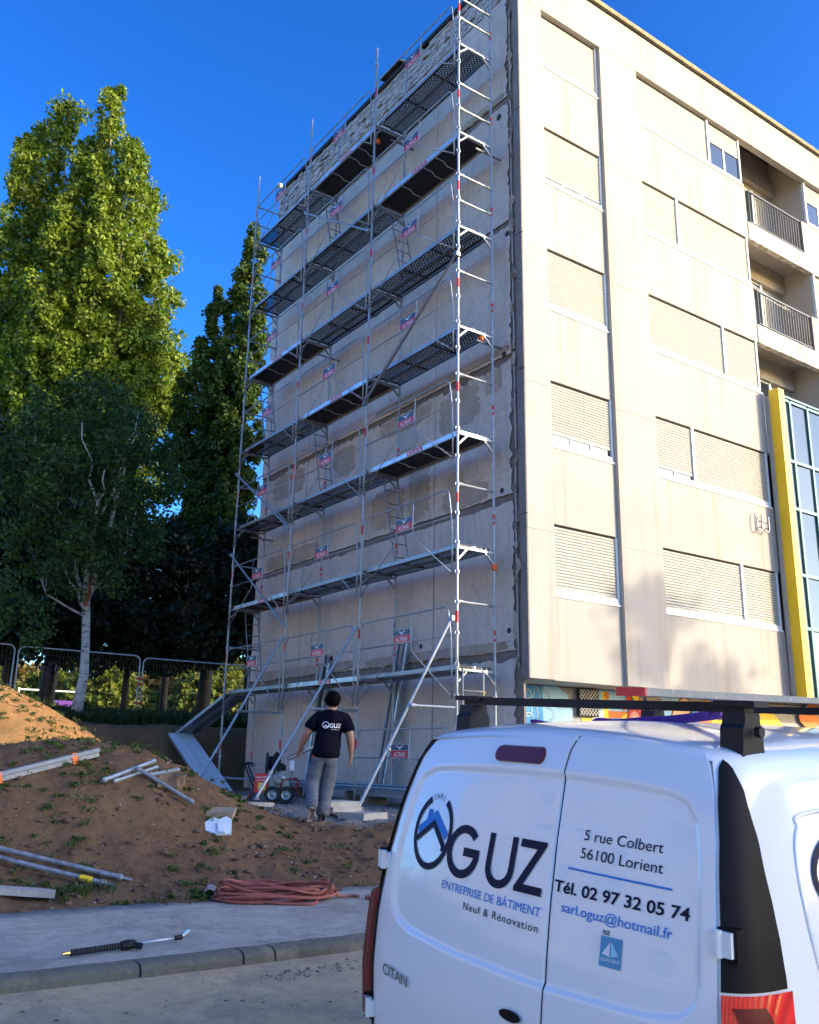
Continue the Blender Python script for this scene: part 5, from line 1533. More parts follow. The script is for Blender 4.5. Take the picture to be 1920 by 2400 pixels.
# ================================================================== PERSON
def skin_mesh(name, V, E, Rr, mats, parent, sub=2, post=None, smooth=True):
    me = bpy.data.meshes.new(name); me.from_pydata([tuple(v) for v in V], E, [])
    o = bpy.data.objects.new(name, me); COL.objects.link(o)
    md = o.modifiers.new('skin', 'SKIN'); md.use_smooth_shade = True; md.branch_smoothing = .6
    for i, q in enumerate(me.skin_vertices[0].data):
        q.radius = Rr[i] if isinstance(Rr[i], tuple) else (Rr[i], Rr[i]); q.use_root = (i == 0)
    s_ = o.modifiers.new('sub', 'SUBSURF'); s_.levels = sub; s_.render_levels = sub
    dg = bpy.context.evaluated_depsgraph_get(); dg.update()
    m2 = bpy.data.meshes.new_from_object(o.evaluated_get(dg)); bpy.data.objects.remove(o); bpy.data.meshes.remove(me)
    m2.name = name
    if post:
        a = np.zeros(len(m2.vertices) * 3, dtype=np.float32); m2.vertices.foreach_get('co', a); a = post(a.reshape(-1, 3)); m2.vertices.foreach_set('co', a.astype(np.float32).ravel())
    if not isinstance(mats, (list, tuple)): mats = [mats]
    m2.materials.clear()
    for k in mats: m2.materials.append(k)
    m2.polygons.foreach_set('use_smooth', [True] * len(m2.polygons)); m2.update()
    o2 = bpy.data.objects.new(name, m2); COL.objects.link(o2); o2.parent = parent; WL[o2.name] = WL[parent.name]
    return o2
M['skin'] = plain('tanned_skin', (.36, .17, .11), .55, var=.08, scale=12)
M['skin'].node_tree.nodes['Principled BSDF'].inputs['Subsurface Weight'].default_value = .08
M['shirt'] = plain('dark_navy_cotton', (.0035, .0045, .011), .95, var=.25, scale=14, bump=.25, spec=.1)
t = NT('faded_grey_jeans')
n1 = t.noise(5, 4, .6); n2 = t.noise(50, 3, .7)
z_ = t.n('SeparateXYZ', {0: t.co()}).outputs[2]
n3 = t.noise(3, 5, .7, vec=t.scl(t.co(), (1, 1, 3.0)))
c = t.mix(t.ramp(n3, [(.35, 0.), (.65, 1.)]), (.075, .08, .095), (.16, .17, .20))
t.set(Base_Color=c, Roughness=.92); t.bump(t.math('ADD', t.math('MULTIPLY', n3, .8), t.math('MULTIPLY', n2, .2)), .7, .03)
M['jeans'] = t.mat
M['hair'] = plain('short_dark_hair', (.004, .003, .003), .95, var=.4, scale=60, bump=.8, spec=.08)
M['shoe'] = plain('black_canvas', (.015, .014, .016), .85)
M['sole'] = plain('worn_tan_sole', (.34, .26, .20), .85, var=.25, scale=20)
M['thread'] = plain('white_print', (.75, .75, .78), .8, var=.04)
pr_ = Vector((-3.93, -.30, gzf(-3.93, -.30) + .005))
PE = thing('person', 'man walking away in a printed dark T-shirt and faded grey jeans', 'person', tuple(pr_))
PE.rotation_euler = (0, 0, rad(59.5 - 90))
PE.scale = (.985, .96, .945)
hipL, hipR = (-.095, -.01, .88), (.095, 0, .88)
knL, anL, baL, toL = (-.165, .05, .50), (-.150, -.27, .235), (-.155, -.235, .10), (-.155, -.175, .035)
knR, anR, baR, toR = (.035, .09, .475), (-.015, .04, .085), (-.02, .15, .035), (-.025, .20, .03)
shL, shR = (-.125, .02, 1.425), (.235, .02, 1.415)
elL, wrL = (-.262, -.02, 1.165), (-.345, .07, .985)
elR, wrR = (.315, -.03, 1.145), (.335, .03, .905)
V = [(0, 0, .90), (.02, 0, 1.05), (.04, .0, 1.22), (.052, -.005, 1.38), (.056, .0, 1.46), (.062, .015, 1.515), (.066, .03, 1.585), (.068, .042, 1.655),
     shL, elL, wrL, shR, elR, wrR, hipL, knL, anL, baL, toL, hipR, knR, anR, baR, toR]
E = [(0, 1), (1, 2), (2, 3), (3, 4), (4, 5), (5, 6), (6, 7), (3, 8), (8, 9), (9, 10), (3, 11), (11, 12), (12, 13), (0, 14), (14, 15), (15, 16), (16, 17), (17, 18), (0, 19), (19, 20), (20, 21), (21, 22), (22, 23)]
Rr = [(.125, .095), (.125, .09), (.155, .105), (.16, .10), (.09, .085), .072, .078, .090,
      .075, .058, .040, .075, .058, .040, .095, .060, .042, .034, .022, .095, .060, .042, .036, .022]
# face: nose ridge and chin grow forward (away from the camera)
def addv(p, r, to):
    V.append(p); Rr.append(r); E.append((to, len(V) - 1)); return len(V) - 1
ch = addv((.067, .11, 1.575), .034, 6); ns = addv((.069, .14, 1.640), .016, 7)
# hands: palm then five unequal bent fingers each
def hand(wr, idx, dirv, side, thumb_side, curl):
    d = Vector(dirv).normalized(); s_ = Vector(side).normalized(); n_ = d.cross(s_)
    w = Vector(wr)
    pk = addv(tuple(w + d * .055), (.030, .020), idx)
    for k, (o, L) in enumerate(((-.027, .062), (-.009, .074), (.009, .070), (.026, .052))):
        k0 = addv(tuple(w + d * .088 + s_ * o), .0105, pk)
        k1 = addv(tuple(w + d * (.088 + L * .5) + s_ * o * 1.12 + n_ * curl * .012), .0090, k0)
        addv(tuple(w + d * (.088 + L * .92) + s_ * o * 1.15 + n_ * curl * .038), .0075, k1)
    t0 = addv(tuple(w + d * .035 + s_ * thumb_side * .035 + n_ * curl * .01), .0125, idx)
    t1 = addv(tuple(w + d * .072 + s_ * thumb_side * .052 + n_ * curl * .020), .010, t0); addv(tuple(w + d * .098 + s_ * thumb_side * .050 + n_ * curl * .028), .008, t1)
hand(wrL, 10, (-.22, .18, -.75), (.75, .5, -.1), 1, 1)
hand(wrR, 13, (.02, .10, -.80), (.5, .8, .1), 1, -1)
def head_shape(a): return a
skin_mesh('body', V, E, Rr, M['skin'], PE, 2)
# ears, eyes, mouth
def kid(mb, name, mat, smooth=True):
    o = mb.build(name, mat, PE, tuple(WL[PE.name]), smooth=smooth, local=True); o.location = (0, 0, 0); return o
for s_ in (-1, 1):
    mb = MB(); mb.lathe((.068 + .083 * s_, .035, 1.640), (s_, -.25, 0), [(0, -.005), (.026, 0), (.030, .010), (.020, .016), (0, .012)], 10)
    mb.v = [(x, y, 1.640 + (z - 1.640) * 1.25) for x, y, z in mb.v]; kid(mb, 'ear', M['skin'])
    mb = MB(); mb.lathe((.068 + .031 * s_, .118, 1.668), (0, 1, 0), [(0, -.006), (.012, 0), (.008, .007), (0, .009)], 8); kid(mb, 'eye', M['black'])
mb = MB(); mb.tube([(.045, .127, 1.598), (.068, .132, 1.596), (.091, .127, 1.598)], [.003, .006, .003], 6); kid(mb, 'mouth', plain('lips', (.28, .09, .08), .5))
# hair: cap of short dark hair, ragged at the neck
mb = MB(); hc_ = Vector((.067, .026, 1.648)); n = 26; rings = 13; vs = []
rh = np.random.RandomState(9)
for i in range(rings):
    ph = i / (rings - 1) * 2.35
    for j in range(n):
        w = 2 * math.pi * j / n
        back = .5 - .5 * math.sin(w)       # 1 at the back
        ph2 = ph * (.60 + .40 * back ** .8 + .09 * abs(math.cos(w)))
        q = 1 + .035 * rh.randn() * (i > 1)
        vs.append(hc_ + Vector((.100 * math.sin(ph2) * math.cos(w) * q, (.118 * math.sin(ph2) * math.sin(w)) * q - .004, .118 * math.cos(ph2) * q * (1.0 if math.cos(ph2) > 0 else 1.22))))
mb.add(vs, [(i * n + j, (i + 1) * n + j, (i + 1) * n + (j + 1) % n, i * n + (j + 1) % n) for i in range(rings - 1) for j in range(n)])
for k in range(260):
    w = rh.rand() * 6.28; back = .5 - .5 * math.sin(w); ph = (rh.rand() ** .45) * 2.3 * (.62 + .38 * back)
    nn = Vector((math.sin(ph) * math.cos(w), math.sin(ph) * math.sin(w), math.cos(ph))); p = hc_ + Vector((nn.x * .094, nn.y * .108 - .004, nn.z * .108))
    tip = p + nn * .016 + Vector((rh.randn() * .012, -.004, -.016)); sdv = nn.orthogonal().normalized() * .010
    mb.add([p + sdv, p - sdv, p + nn.cross(sdv) * 1.2, tip], [(0, 1, 3), (1, 2, 3), (2, 0, 3)])
kid(mb, 'hair', M['hair'], smooth=True)
# shirt: loose torso and sleeves
sv = [(.0, -.005, .825), (.01, -.01, .96), (.025, -.01, 1.10), (.04, -.01, 1.25), (.052, -.012, 1.375), (.056, -.004, 1.485), shL, tuple(Vector(shL).lerp(Vector(elL), .55)), tuple(Vector(shL).lerp(Vector(elL), .82)), shR, tuple(Vector(shR).lerp(Vector(elR), .55)), tuple(Vector(shR).lerp(Vector(elR), .85))]
se = [(0, 1), (1, 2), (2, 3), (3, 4), (4, 5), (4, 6), (6, 7), (7, 8), (4, 9), (9, 10), (10, 11)]
sr = [(.262, .19), (.250, .185), (.240, .18), (.246, .18), (.240, .165), (.105, .105), (.118, .108), (.112, .104), (.120, .112), (.118, .108), (.112, .104), (.120, .112)]
def wrinkle(a):
    f = np.sin(a[:, 2] * 38 + np.sin(a[:, 0] * 17) * 2.0 + a[:, 1] * 11) * .004 + np.sin(a[:, 2] * 13 + a[:, 0] * 21) * .005
    a = a.copy(); c = np.array([.03, -.005]); d = a[:, :2] - c; L = np.linalg.norm(d, axis=1)[:, None] + 1e-6
    a[:, :2] += d / L * f[:, None]; return a
skin_mesh('shirt', sv, se, sr, M['shirt'], PE, 2, wrinkle)
# jeans
mid = lambda a, b, f: tuple(Vector(a).lerp(Vector(b), f))
jv = [(0, -.005, .965), (0, -.01, .86), hipL, mid(hipL, knL, .5), knL, mid(knL, anL, .5), mid(knL, anL, 1.13), hipR, mid(hipR, knR, .5), knR, mid(knR, anR, .5), mid(knR, anR, .80), mid(knR, anR, 1.06)]
je = [(0, 1), (1, 2), (2, 3), (3, 4), (4, 5), (5, 6), (1, 7), (7, 8), (8, 9), (9, 10), (10, 11), (11, 12)]
jr = [(.205, .155), (.200, .165), (.130, .140), (.116, .122), (.094, .098), (.086, .09), (.082, .085), (.130, .140), (.116, .122), (.094, .098), (.089, .09), (.090, .092), (.100, .104)]
def jw(a):
    f = np.sin(a[:, 2] * 60 + np.sin(a[:, 0] * 23 + a[:, 1] * 19) * 2.5) * .0045 * (1 + 1.2 * (a[:, 2] < .3)); a = a.copy()
    cx = np.where(a[:, 0] < -.05, -.13, .03); d = a[:, :2] - np.stack([cx, np.zeros(len(a))], 1); L = np.linalg.norm(d, axis=1)[:, None] + 1e-6
    a[:, :2] += d / L * f[:, None]; return a
skin_mesh('trousers', jv, je, jr, M['jeans'], PE, 2, jw)
# shoes
def shoe(ankle, heel, toe, up, nm='shoe'):
    h, t_ = Vector(heel), Vector(toe); d = (t_ - h); L = d.length; d.normalize(); u = Vector(up); u = (u - d * u.dot(d)).normalized(); s_ = d.cross(u)
    outl = [(-.0, .030), (.05, .036), (.35, .034), (.62, .047), (.85, .042), (.98, .020)]
    ring = [(f, w) for f, w in outl] + [(f, -w) for f, w in outl[::-1]]
    n = len(ring); mb = MB()
    base = [h + d * L * f + s_ * w for f, w in ring]; top = [p + u * .024 for p in base]
    mb.add(base + top, [tuple(range(n)), tuple(range(2 * n - 1, n - 1, -1))] + [(i, (i + 1) % n, n + (i + 1) % n, n + i) for i in range(n)])
    so_ = kid(mb, 'sole', M['sole'])
    m2 = MB(); hs_ = [.085, .09, .075, .055, .040, .028]; k = len(outl)
    sec = []
    for (f, w), hh in zip(outl, hs_):
        c = h + d * L * f + u * .024
        sec.append([c + s_ * w, c + s_ * w * .95 + u * hh * .6, c + s_ * w * .45 + u * hh, c - s_ * w * .45 + u * hh, c - s_ * w * .95 + u * hh * .6, c - s_ * w])
    vs = [p for q in sec for p in q]
    m2.add(vs, [(i * 6 + j, i * 6 + j + 1, i * 6 + 7 + j, i * 6 + 6 + j) for i in range(k - 1) for j in range(5)] + [tuple(range(6)), tuple((k - 1) * 6 + j for j in range(5, -1, -1))])
    sh = kid(m2, nm, M['shoe']); so_.parent = sh
shoe(anL, (-.150, -.335, .20), (-.158, -.185, .0), (.0, .55, .6)); shoe(anR, (-.012, -.035, .0), (-.03, .235, .0), (0, 0, 1))
# print on the back of the shirt and a paper tip in the pocket
V, Fc = text2d('GUZ', .058, .95, .020, 1.02)
mb = MB(); bx, bz = .034, 1.250
mb.add([(bx + p, -.146, bz + q) for p, q in V], Fc)
rg = []
for i in range(26):
    w = .25 + (2 * math.pi) * i / 26
    rg.append((w, .043, .035))
vs = []
for i in range(27):
    w = 2 * math.pi * i / 26; vs += [(bx - .048 + .046 * math.cos(w), -.146, bz + .036 + .046 * math.sin(w)), (bx - .048 + .037 * math.cos(w), -.146, bz + .036 + .037 * math.sin(w))]
mb.add(vs, [(2 * i, 2 * i + 1, 2 * i + 3, 2 * i + 2) for i in range(26)])
for off in (0, -.014): mb.add([(bx - .08, -.146, bz + .012 + off), (bx - .048, -.146, bz + .042 + off), (bx - .016, -.146, bz + .012 + off), (bx - .022, -.146, bz + .010 + off), (bx - .048, -.146, bz + .033 + off), (bx - .074, -.146, bz + .010 + off)], [(0, 1, 4, 5), (1, 2, 3, 4)])
V2, F2 = text2d('Neuf & Rénovation', .010, 1.0, .0); mb.add([(bx + .03 + p, -.146, bz - .028 + q) for p, q in V2], F2)
from mathutils.bvhtree import BVHTree
_sm = bpy.data.meshes['shirt']
_bv = BVHTree.FromPolygons([v.co.copy() for v in _sm.vertices], [tuple(p.vertices) for p in _sm.polygons])
nv = []
for (x, y, z) in mb.v:
    h = _bv.ray_cast(Vector((x, -1.5, z)), Vector((0, 1, 0)))
    nv.append((x, (h[0].y - .010) if h[0] is not None else y, z))
mb.v = nv
sp = kid(mb, 'shirt_print', M['thread'], smooth=False)
mb = MB(); mb.add([(-.10, -.148, .90), (-.045, -.150, .915), (-.035, -.150, .885), (-.085, -.15, .88)], [(0, 1, 2, 3)]); kid(mb, 'paper_slip', M['paleblue'], smooth=False)
# ================================================================== DELIVERY VAN (local axes: x right, y forward, z up)
VO = Vector((-7.909, -8.327, -.801))
vr, vf, vu = Vector((.0557, -.9971, -.0513)), Vector((.9981, .0544, .0282)), Vector((-.0253, -.0528, .9983))
VAN = thing('delivery_van', 'white delivery van with blue and navy lettering on its two rear doors', 'van', tuple(VO))
vf = vf.normalized(); vu = (vu - vf * vu.dot(vf)).normalized(); vr = vf.cross(vu)
VAN.rotation_mode = 'QUATERNION'
VAN.rotation_quaternion = Matrix(((vr.x, vf.x, vu.x), (vr.y, vf.y, vu.y), (vr.z, vf.z, vu.z))).to_quaternion()
def vp(mb, name, mat, parent=None, smooth=False):
    p = parent or VAN
    o = mb.build(name, mat, None, (0, 0, 0), smooth=smooth, local=True)
    o.parent = p; o.location = (0, 0, 0); return o
U0 = -.035
_bh = [(-.2, .09), (0, .05), (.5, .02), (.8, 0), (1.0, .015), (1.2, .05), (1.4, .1), (1.6, .17), (1.75, .25), (1.8, .40), (2.0, .9)]
_hx = np.linspace(-.2, 2.0, 441); _bx = np.interp(_hx, [a for a, _ in _bh], [b for _, b in _bh])
_k = np.hanning(45); _k /= _k.sum(); _bs = np.convolve(np.pad(_bx, 22, mode='edge'), _k, 'valid')
def rb(u, h):
    """how far forward the rear face lies"""
    return np.interp(h, _hx, _bs) + .06 * (np.asarray(u) / .8) ** 2
_uc = [(.2, .80), (.6, .815), (1.0, .803), (1.2, .79), (1.39, .764), (1.46, .755), (1.61, .722), (1.69, .69), (1.72, .67)]
uch = lambda h: np.interp(h, [a for a, _ in _uc], [b for _, b in _uc])
wid = lambda h: uch(h) + np.interp(h, [.2, .5, .9, 1.2, 1.5, 1.72], [.075, .09, .105, .095, .08, .075])
crown = lambda u, h: .045 * (1 - np.clip((np.asarray(u) - U0) / .72, -1, 1) ** 2) * np.interp(h, [1.45, 1.70], [0, 1])

def bez(p0, p1, p2, p3, t_):
    return [(1 - t_) ** 3 * a + 3 * (1 - t_) ** 2 * t_ * b + 3 * (1 - t_) * t_ * t_ * c + t_ ** 3 * d for a, b, c, d in zip(p0, p1, p2, p3)]
NR, NC, NS = 14, 8, 10
def half(h, front):
    """points from rear centre round the right corner to the front end, as (u - U0, b)"""
    uc, w = float(uch(h)), float(wid(h)); pts = []
    for i in range(NR): u = uc * i / NR; pts.append((u, float(rb(u + U0, h))))
    b0 = float(rb(uc + U0, h)); sl = .12 * uc / .8 / .8 * .8
    for i in range(NC): pts.append(tuple(bez((uc, b0), (uc + .75 * (w - uc), b0 + .05), (w - .004, b0 + .12), (w, b0 + .36), i / NC)))
    s0 = b0 + .36; L = front - .55
    for i in range(NS): pts.append((w - .02 * max(0, (i / NS - .7)) * 3, s0 + (L - s0) * i / NS))
    for i in range(7):
        a_ = math.pi / 2 * i / 6; ww = w - .02
        pts.append((ww * math.cos(a_) ** .6 if i < 6 else 0.0, L + .55 * math.sin(a_)))
    return pts
rows = [(.22, 4.16), (.34, 4.22), (.46, 4.22), (.6, 4.22), (.8, 4.18), (.95, 4.10), (1.0, 3.95), (1.05, 3.45), (1.12, 3.22), (1.25, 3.05), (1.39, 2.88), (1.52, 2.70), (1.62, 2.55), (1.69, 2.42)]
Vv = []; ring_n = None
for h, fr in rows:
    hp_ = half(h, fr); full = [(-u, b) for u, b in hp_[1:-1]][::-1]
    loop = hp_ + full
    ring_n = len(loop)
    for u, b in loop: Vv.append((u + U0, b, h + (float(crown(u + U0, h)) if b < .9 else float(crown(u + U0, h)) * .3)))
# roof rings shrink towards the spine
top = [(Vv[-ring_n + i]) for i in range(ring_n)]
for f, dz in ((.975, .024), (.93, .043), (.85, .060), (.68, .080), (.45, .095), (.2, .102)):
    for (x, y, z) in top:
        cy = 1.35
        Vv.append((U0 + (x - U0) * f, cy + (y - cy) * f, z + dz * (1 if y > .7 else .92) - float(crown(x, 1.7)) * (1 - f) * .85))
nrw = len(rows) + 6
Ff = []; Fm = []
for i in range(nrw - 1):
    for j in range(ring_n):
        j2 = (j + 1) % ring_n
        rear = (j < NR) or (j >= ring_n - NR)
        h = rows[min(i, len(rows) - 1)][0]; h2 = rows[min(i + 1, len(rows) - 1)][0]
        if rear and .45 < h and i < len(rows) - 1: continue
        Ff.append((i * ring_n + j, i * ring_n + j2, (i + 1) * ring_n + j2, (i + 1) * ring_n + j)); Fm.append(0)
Ff.append(tuple((nrw - 1) * ring_n + j for j in range(ring_n)))
Ff.append(tuple(range(ring_n - 1, -1, -1)))
mb = MB(); mb.add(Vv, Ff)
body = vp(mb, 'body', M['paint'], smooth=True)
# dark sheet across the door opening so the gaps read as shade
mb = MB(); hh = np.linspace(.45, 1.715, 20); vs = []
for h in hh:
    for s_ in (-1, -.5, 0, .5, 1):
        u = U0 + s_ * (float(uch(h)) + .004); vs.append((u, float(rb(u, h)) + .035, h + float(crown(u, h))))
mb.add(vs, [(i * 5 + j, i * 5 + j + 1, i * 5 + 6 + j, i * 5 + 5 + j) for i in range(19) for j in range(4)])
vp(mb, 'door_gap_shade', M['gap_shade'])

# the two rear doors with their pressed panel
_gp = [(-.700, 1.545), (-.63, 1.572), (-.544, 1.579), (.105, 1.586), (.377, 1.584), (.545, 1.578), (.605, 1.560), (.645, 1.510), (.668, 1.42), (.690, 1.25), (.702, 1.08), (.690, 1.02), (.640, .978), (.547, .961), (.143, .950), (-.335, .958), (-.605, .976), (-.690, 1.003), (-.738, 1.06), (-.757, 1.15), (-.755, 1.27), (-.735, 1.45), (-.718, 1.52)]
_G = np.array(_gp)
def sdist(u, h):
    P = np.stack([np.ravel(u), np.ravel(h)], 1); A = _G; B = np.roll(_G, -1, 0)
    d = np.full(len(P), 9.0); inside = np.zeros(len(P), bool)
    for a, b in zip(A, B):
        e = b - a; w = P - a; t_ = np.clip((w @ e) / (e @ e), 0, 1); d = np.minimum(d, np.hypot(*(w - t_[:, None] * e).T))
        c = (a[1] > P[:, 1]) != (b[1] > P[:, 1])
        with np.errstate(divide='ignore', invalid='ignore'): xc = (b[0] - a[0]) * (P[:, 1] - a[1]) / (b[1] - a[1] + 1e-12) + a[0]
        inside ^= c & (P[:, 0] < xc)
    return np.where(inside, d, -d).reshape(np.shape(u))
def relief(u, h): return .012 * sst((sdist(u, h) + .012) / .026)
def rear_pt(u, h, off=0.0):
    b = float(rb(u, h)) + float(relief(np.array([u]), np.array([h]))[0]) - off
    return Vector((u, b, h + float(crown(u, h))))
def rear_pts(UH, off):
    UH = np.asarray(UH, float); u, h = UH[:, 0], UH[:, 1]
    return np.stack([u, rb(u, h) + relief(u, h) - off, h + crown(u, h)], 1)
_seam = [(.4, .150), (.84, .150), (.98, .152), (1.29, .136), (1.55, .116), (1.60, .110), (1.66, .114), (1.70, .130), (1.735, .158)]
seam = lambda h: np.interp(h, [a for a, _ in _seam], [b for _, b in _seam])
def door(name, left):
    hs_ = np.concatenate([np.linspace(.45, 1.66, 150), np.linspace(1.668, 1.708, 8)])
    nu = 100
    grid = []
    for h in hs_:
        lo, hi = (U0 - uch(h) + .004, seam(h) - .005) if left else (seam(h) + .005, U0 + uch(h) - .004)
        # top corners round off
        if h > 1.60:
            k = ((h - 1.60) / .108) ** 2 * (.045 if left else .012)
            if left: lo += k
            else: hi -= k
        grid.append(np.stack([np.linspace(lo, hi, nu), np.full(nu, h)], 1))
    UH = np.concatenate(grid); P = rear_pts(UH, 0.0)
    n = len(hs_); idx = np.arange(n * nu).reshape(n, nu)
    F = np.stack([idx[:-1, :-1].ravel(), idx[:-1, 1:].ravel(), idx[1:, 1:].ravel(), idx[1:, :-1].ravel()], 1)
    rim = list(idx[0]) + list(idx[1:, -1]) + list(idx[-1, :-1][::-1]) + list(idx[1:-1, 0][::-1])
    Q = P[rim] + np.array([0, .03, 0]); m = len(P); k = len(rim)
    F2 = np.array([(rim[i], m + i, m + (i + 1) % k, rim[(i + 1) % k]) for i in range(k)])
    o = quick(name, np.concatenate([P, Q]), np.concatenate([F, F2]), M['paint'], None, (0, 0, 0), smooth=True)
    o.parent = VAN; o.location = (0, 0, 0)
    return o
DL = door('rear_door', True); DR = door('rear_door', False)
DL['label'] = 'wider rear door with the round house logo'; DR['label'] = 'narrower rear door with the address and telephone number'

# lettering, laid flat on the door skin
def letter(s_, u0, h0, u1, h1, cap, mat, door_, offset=0.0, name='lettering', space=1.0):
    """text from (u0,h0) to (u1,h1) along its baseline, capital height cap"""
    V, Fc = text2d(s_, cap, 1.0, offset, space, 4)
    w = V[:, 0].max(); L = math.hypot(u1 - u0, h1 - h0)
    x = V[:, 0] * (L / w) / L
    UH = np.stack([u0 + (u1 - u0) * x - V[:, 1] * (h1 - h0) / L, h0 + (h1 - h0) * x + V[:, 1] * (u1 - u0) / L], 1)
    mb = MB(); mb.add(rear_pts(UH, .0035), Fc)
    return vp(mb, name, mat, door_)
def ribbon(P, w, closed=False):
    """flat stroke with mitred joints in (u,h)"""
    P = [np.array(p, float) for p in P]; n = len(P); L_, R2 = [], []
    for i in range(n):
        if closed: a, b = P[(i - 1) % n], P[(i + 1) % n]; t0 = P[i] - a; t1 = b - P[i]
        else:
            t0 = P[i] - P[i - 1] if i > 0 else P[1] - P[0]; t1 = P[i + 1] - P[i] if i < n - 1 else P[i] - P[i - 1]
        t0 = t0 / np.linalg.norm(t0); t1 = t1 / np.linalg.norm(t1)
        n0 = np.array([-t0[1], t0[0]]); n1 = np.array([-t1[1], t1[0]]); m_ = n0 + n1; m_ = m_ / max(.2, np.linalg.norm(m_)); k = 1 / max(.35, m_ @ n0)
        ww = w[i] if isinstance(w, (list, tuple, np.ndarray)) else w
        L_.append(P[i] + m_ * k * ww / 2); R2.append(P[i] - m_ * k * ww / 2)
    UH = [q for pr in zip(L_, R2) for q in pr]
    m = n if closed else n - 1
    return UH, [(2 * i, 2 * i + 1, 2 * ((i + 1) % n) + 1, 2 * ((i + 1) % n)) for i in range(m)]
def decal(items, name, mat, door_, off=.0035, fn=None):
    mb = MB()
    for UH, F in items: mb.add((fn or (lambda q: rear_pts(q, off)))(UH), F)
    return vp(mb, name, mat, door_)
# round house logo
cx, cz, ra, rz = -.549, 1.345, .118, .129
w_ = [math.radians(a) for a in np.linspace(62, 62 - 360 + 54, 60)]
ring = [(cx + ra * math.cos(a), cz + rz * math.sin(a)) for a in w_]
wd = [.019 + .006 * math.sin(a - .3) ** 2 for a in w_]
decal([ribbon(ring, wd)], 'logo_ring', M['navy'], DL)
for ch_, a in zip('SARL', (106, 96.5, 85.5, 75)):
    q = math.radians(a); V, Fc = text2d(ch_, .022, .8, .0); V[:, 0] -= V[:, 0].mean(); t_ = q - math.pi / 2
    UH = np.stack([cx + (ra - .006) * math.cos(q) + V[:, 0] * math.cos(t_) - V[:, 1] * math.sin(t_), cz + (rz - .008) * math.sin(q) + V[:, 0] * math.sin(t_) + V[:, 1] * math.cos(t_)], 1)
    decal([(UH, Fc)], 'lettering', M['navy'], DL)
decal([ribbon([(-.648, 1.338), (-.548, 1.407), (-.452, 1.335)], .030), ribbon([(-.590, 1.385), (-.590, 1.425)], .028)], 'logo_roof', M['blue'], DL)
decal([ribbon([(-.652, 1.305), (-.548, 1.376), (-.462, 1.302), (-.462, 1.282)], [.022, .022, .022, .022])], 'logo_roof', M['navy'], DL, .0045)
# big letters G U Z drawn with even strokes
sw = .030
g = [(-.333 + .082 * math.cos(a), 1.300 + .079 * math.sin(a)) for a in [math.radians(x) for x in np.linspace(42, 360 - 12, 40)]]
g += [(-.2535, 1.300), (-.330, 1.300)]
decal([ribbon(g, sw)], 'lettering', M['navy'], DL)
uu = [(-.180, 1.385), (-.180, 1.285)] + [(-.120 + .060 * math.cos(a), 1.276 + .056 * math.sin(a)) for a in [math.radians(x) for x in np.linspace(190, 350, 18)]] + [(-.060, 1.285), (-.060, 1.385)]
decal([ribbon(uu, .028)], 'lettering', M['navy'], DL)
decal([([(-.030, 1.385), (.093, 1.385), (.093, 1.372), (.008, 1.240), (.097, 1.240), (.097, 1.213), (-.035, 1.213), (-.035, 1.228), (.052, 1.358), (-.030, 1.358)], [(0, 1, 2, 8, 9), (2, 3, 7, 8), (3, 4, 5, 6, 7)])], 'lettering', M['navy'], DL)
letter('ENTREPRISE DE BÂTIMENT', -.424, 1.158, .104, 1.152, .029, M['blue'], DL, .001)
letter('Neuf & Rénovation', -.281, 1.1085, .102, 1.103, .026, M['navy'], DL, .0, space=1.15)
letter('5 rue Colbert', .243, 1.413, .545, 1.410, .034, M['navy'], DR, .0)
letter('56100 Lorient', .240, 1.357, .553, 1.352, .034, M['navy'], DR, .0)
decal([ribbon([(.197 + .0394 * i, 1.320 - .0007 * i) for i in range(11)], .0065)], 'underline', M['blue'], DR)
letter('Tél. 02 97 32 05 74', .150, 1.243, .656, 1.237, .036, M['navy'], DR, .022)
letter('sarl.oguz@hotmail.fr', .192, 1.186, .606, 1.178, .030, M['blue'], DR, .005)
rectn = lambda a, b, c, d, n=6: ([(a + (b - a) * i / n, z) for z in (c, d) for i in range(n + 1)], [(i, i + 1, n + 2 + i, n + 1 + i) for i in range(n)])
decal([rectn(.361, .440, 1.060, 1.146)], 'quality_sticker', M['qual'], DR)
decal([([(.399, 1.134), (.371, 1.096), (.399, 1.090)], [(0, 1, 2)])], 'sticker_sail', M['thread'], DR, .005)
decal([([(.403, 1.134), (.430, 1.098), (.403, 1.090)], [(0, 2, 1)])], 'sticker_sail', M['paleblue'], DR, .005)
letter('QUALIBAT', .366, 1.076, .436, 1.076, .0105, M['thread'], DR, .0, 'lettering')
letter('RGE', .366, 1.150, .392, 1.150, .013, M['navy'], DR, .02, 'lettering')
V, Fc = text2d('CITAN', .040, 1.0, .012, .95); V[:, 0] *= .185 / V[:, 0].max()
mb = MB(); UH = np.stack([-.752 + V[:, 0], .785 + V[:, 1] - V[:, 0] * .04], 1)
P0 = rear_pts(UH, .008); mb.add(P0, Fc)
vp(mb, 'chrome_badge', M['chrome'], DL)
decal([ribbon([(float(seam(h)), h) for h in np.linspace(.46, 1.705, 60)], .016)], 'seam_shade', M['gap_shade'], VAN, -.005)  # dark strip stands for the shade in the door seam
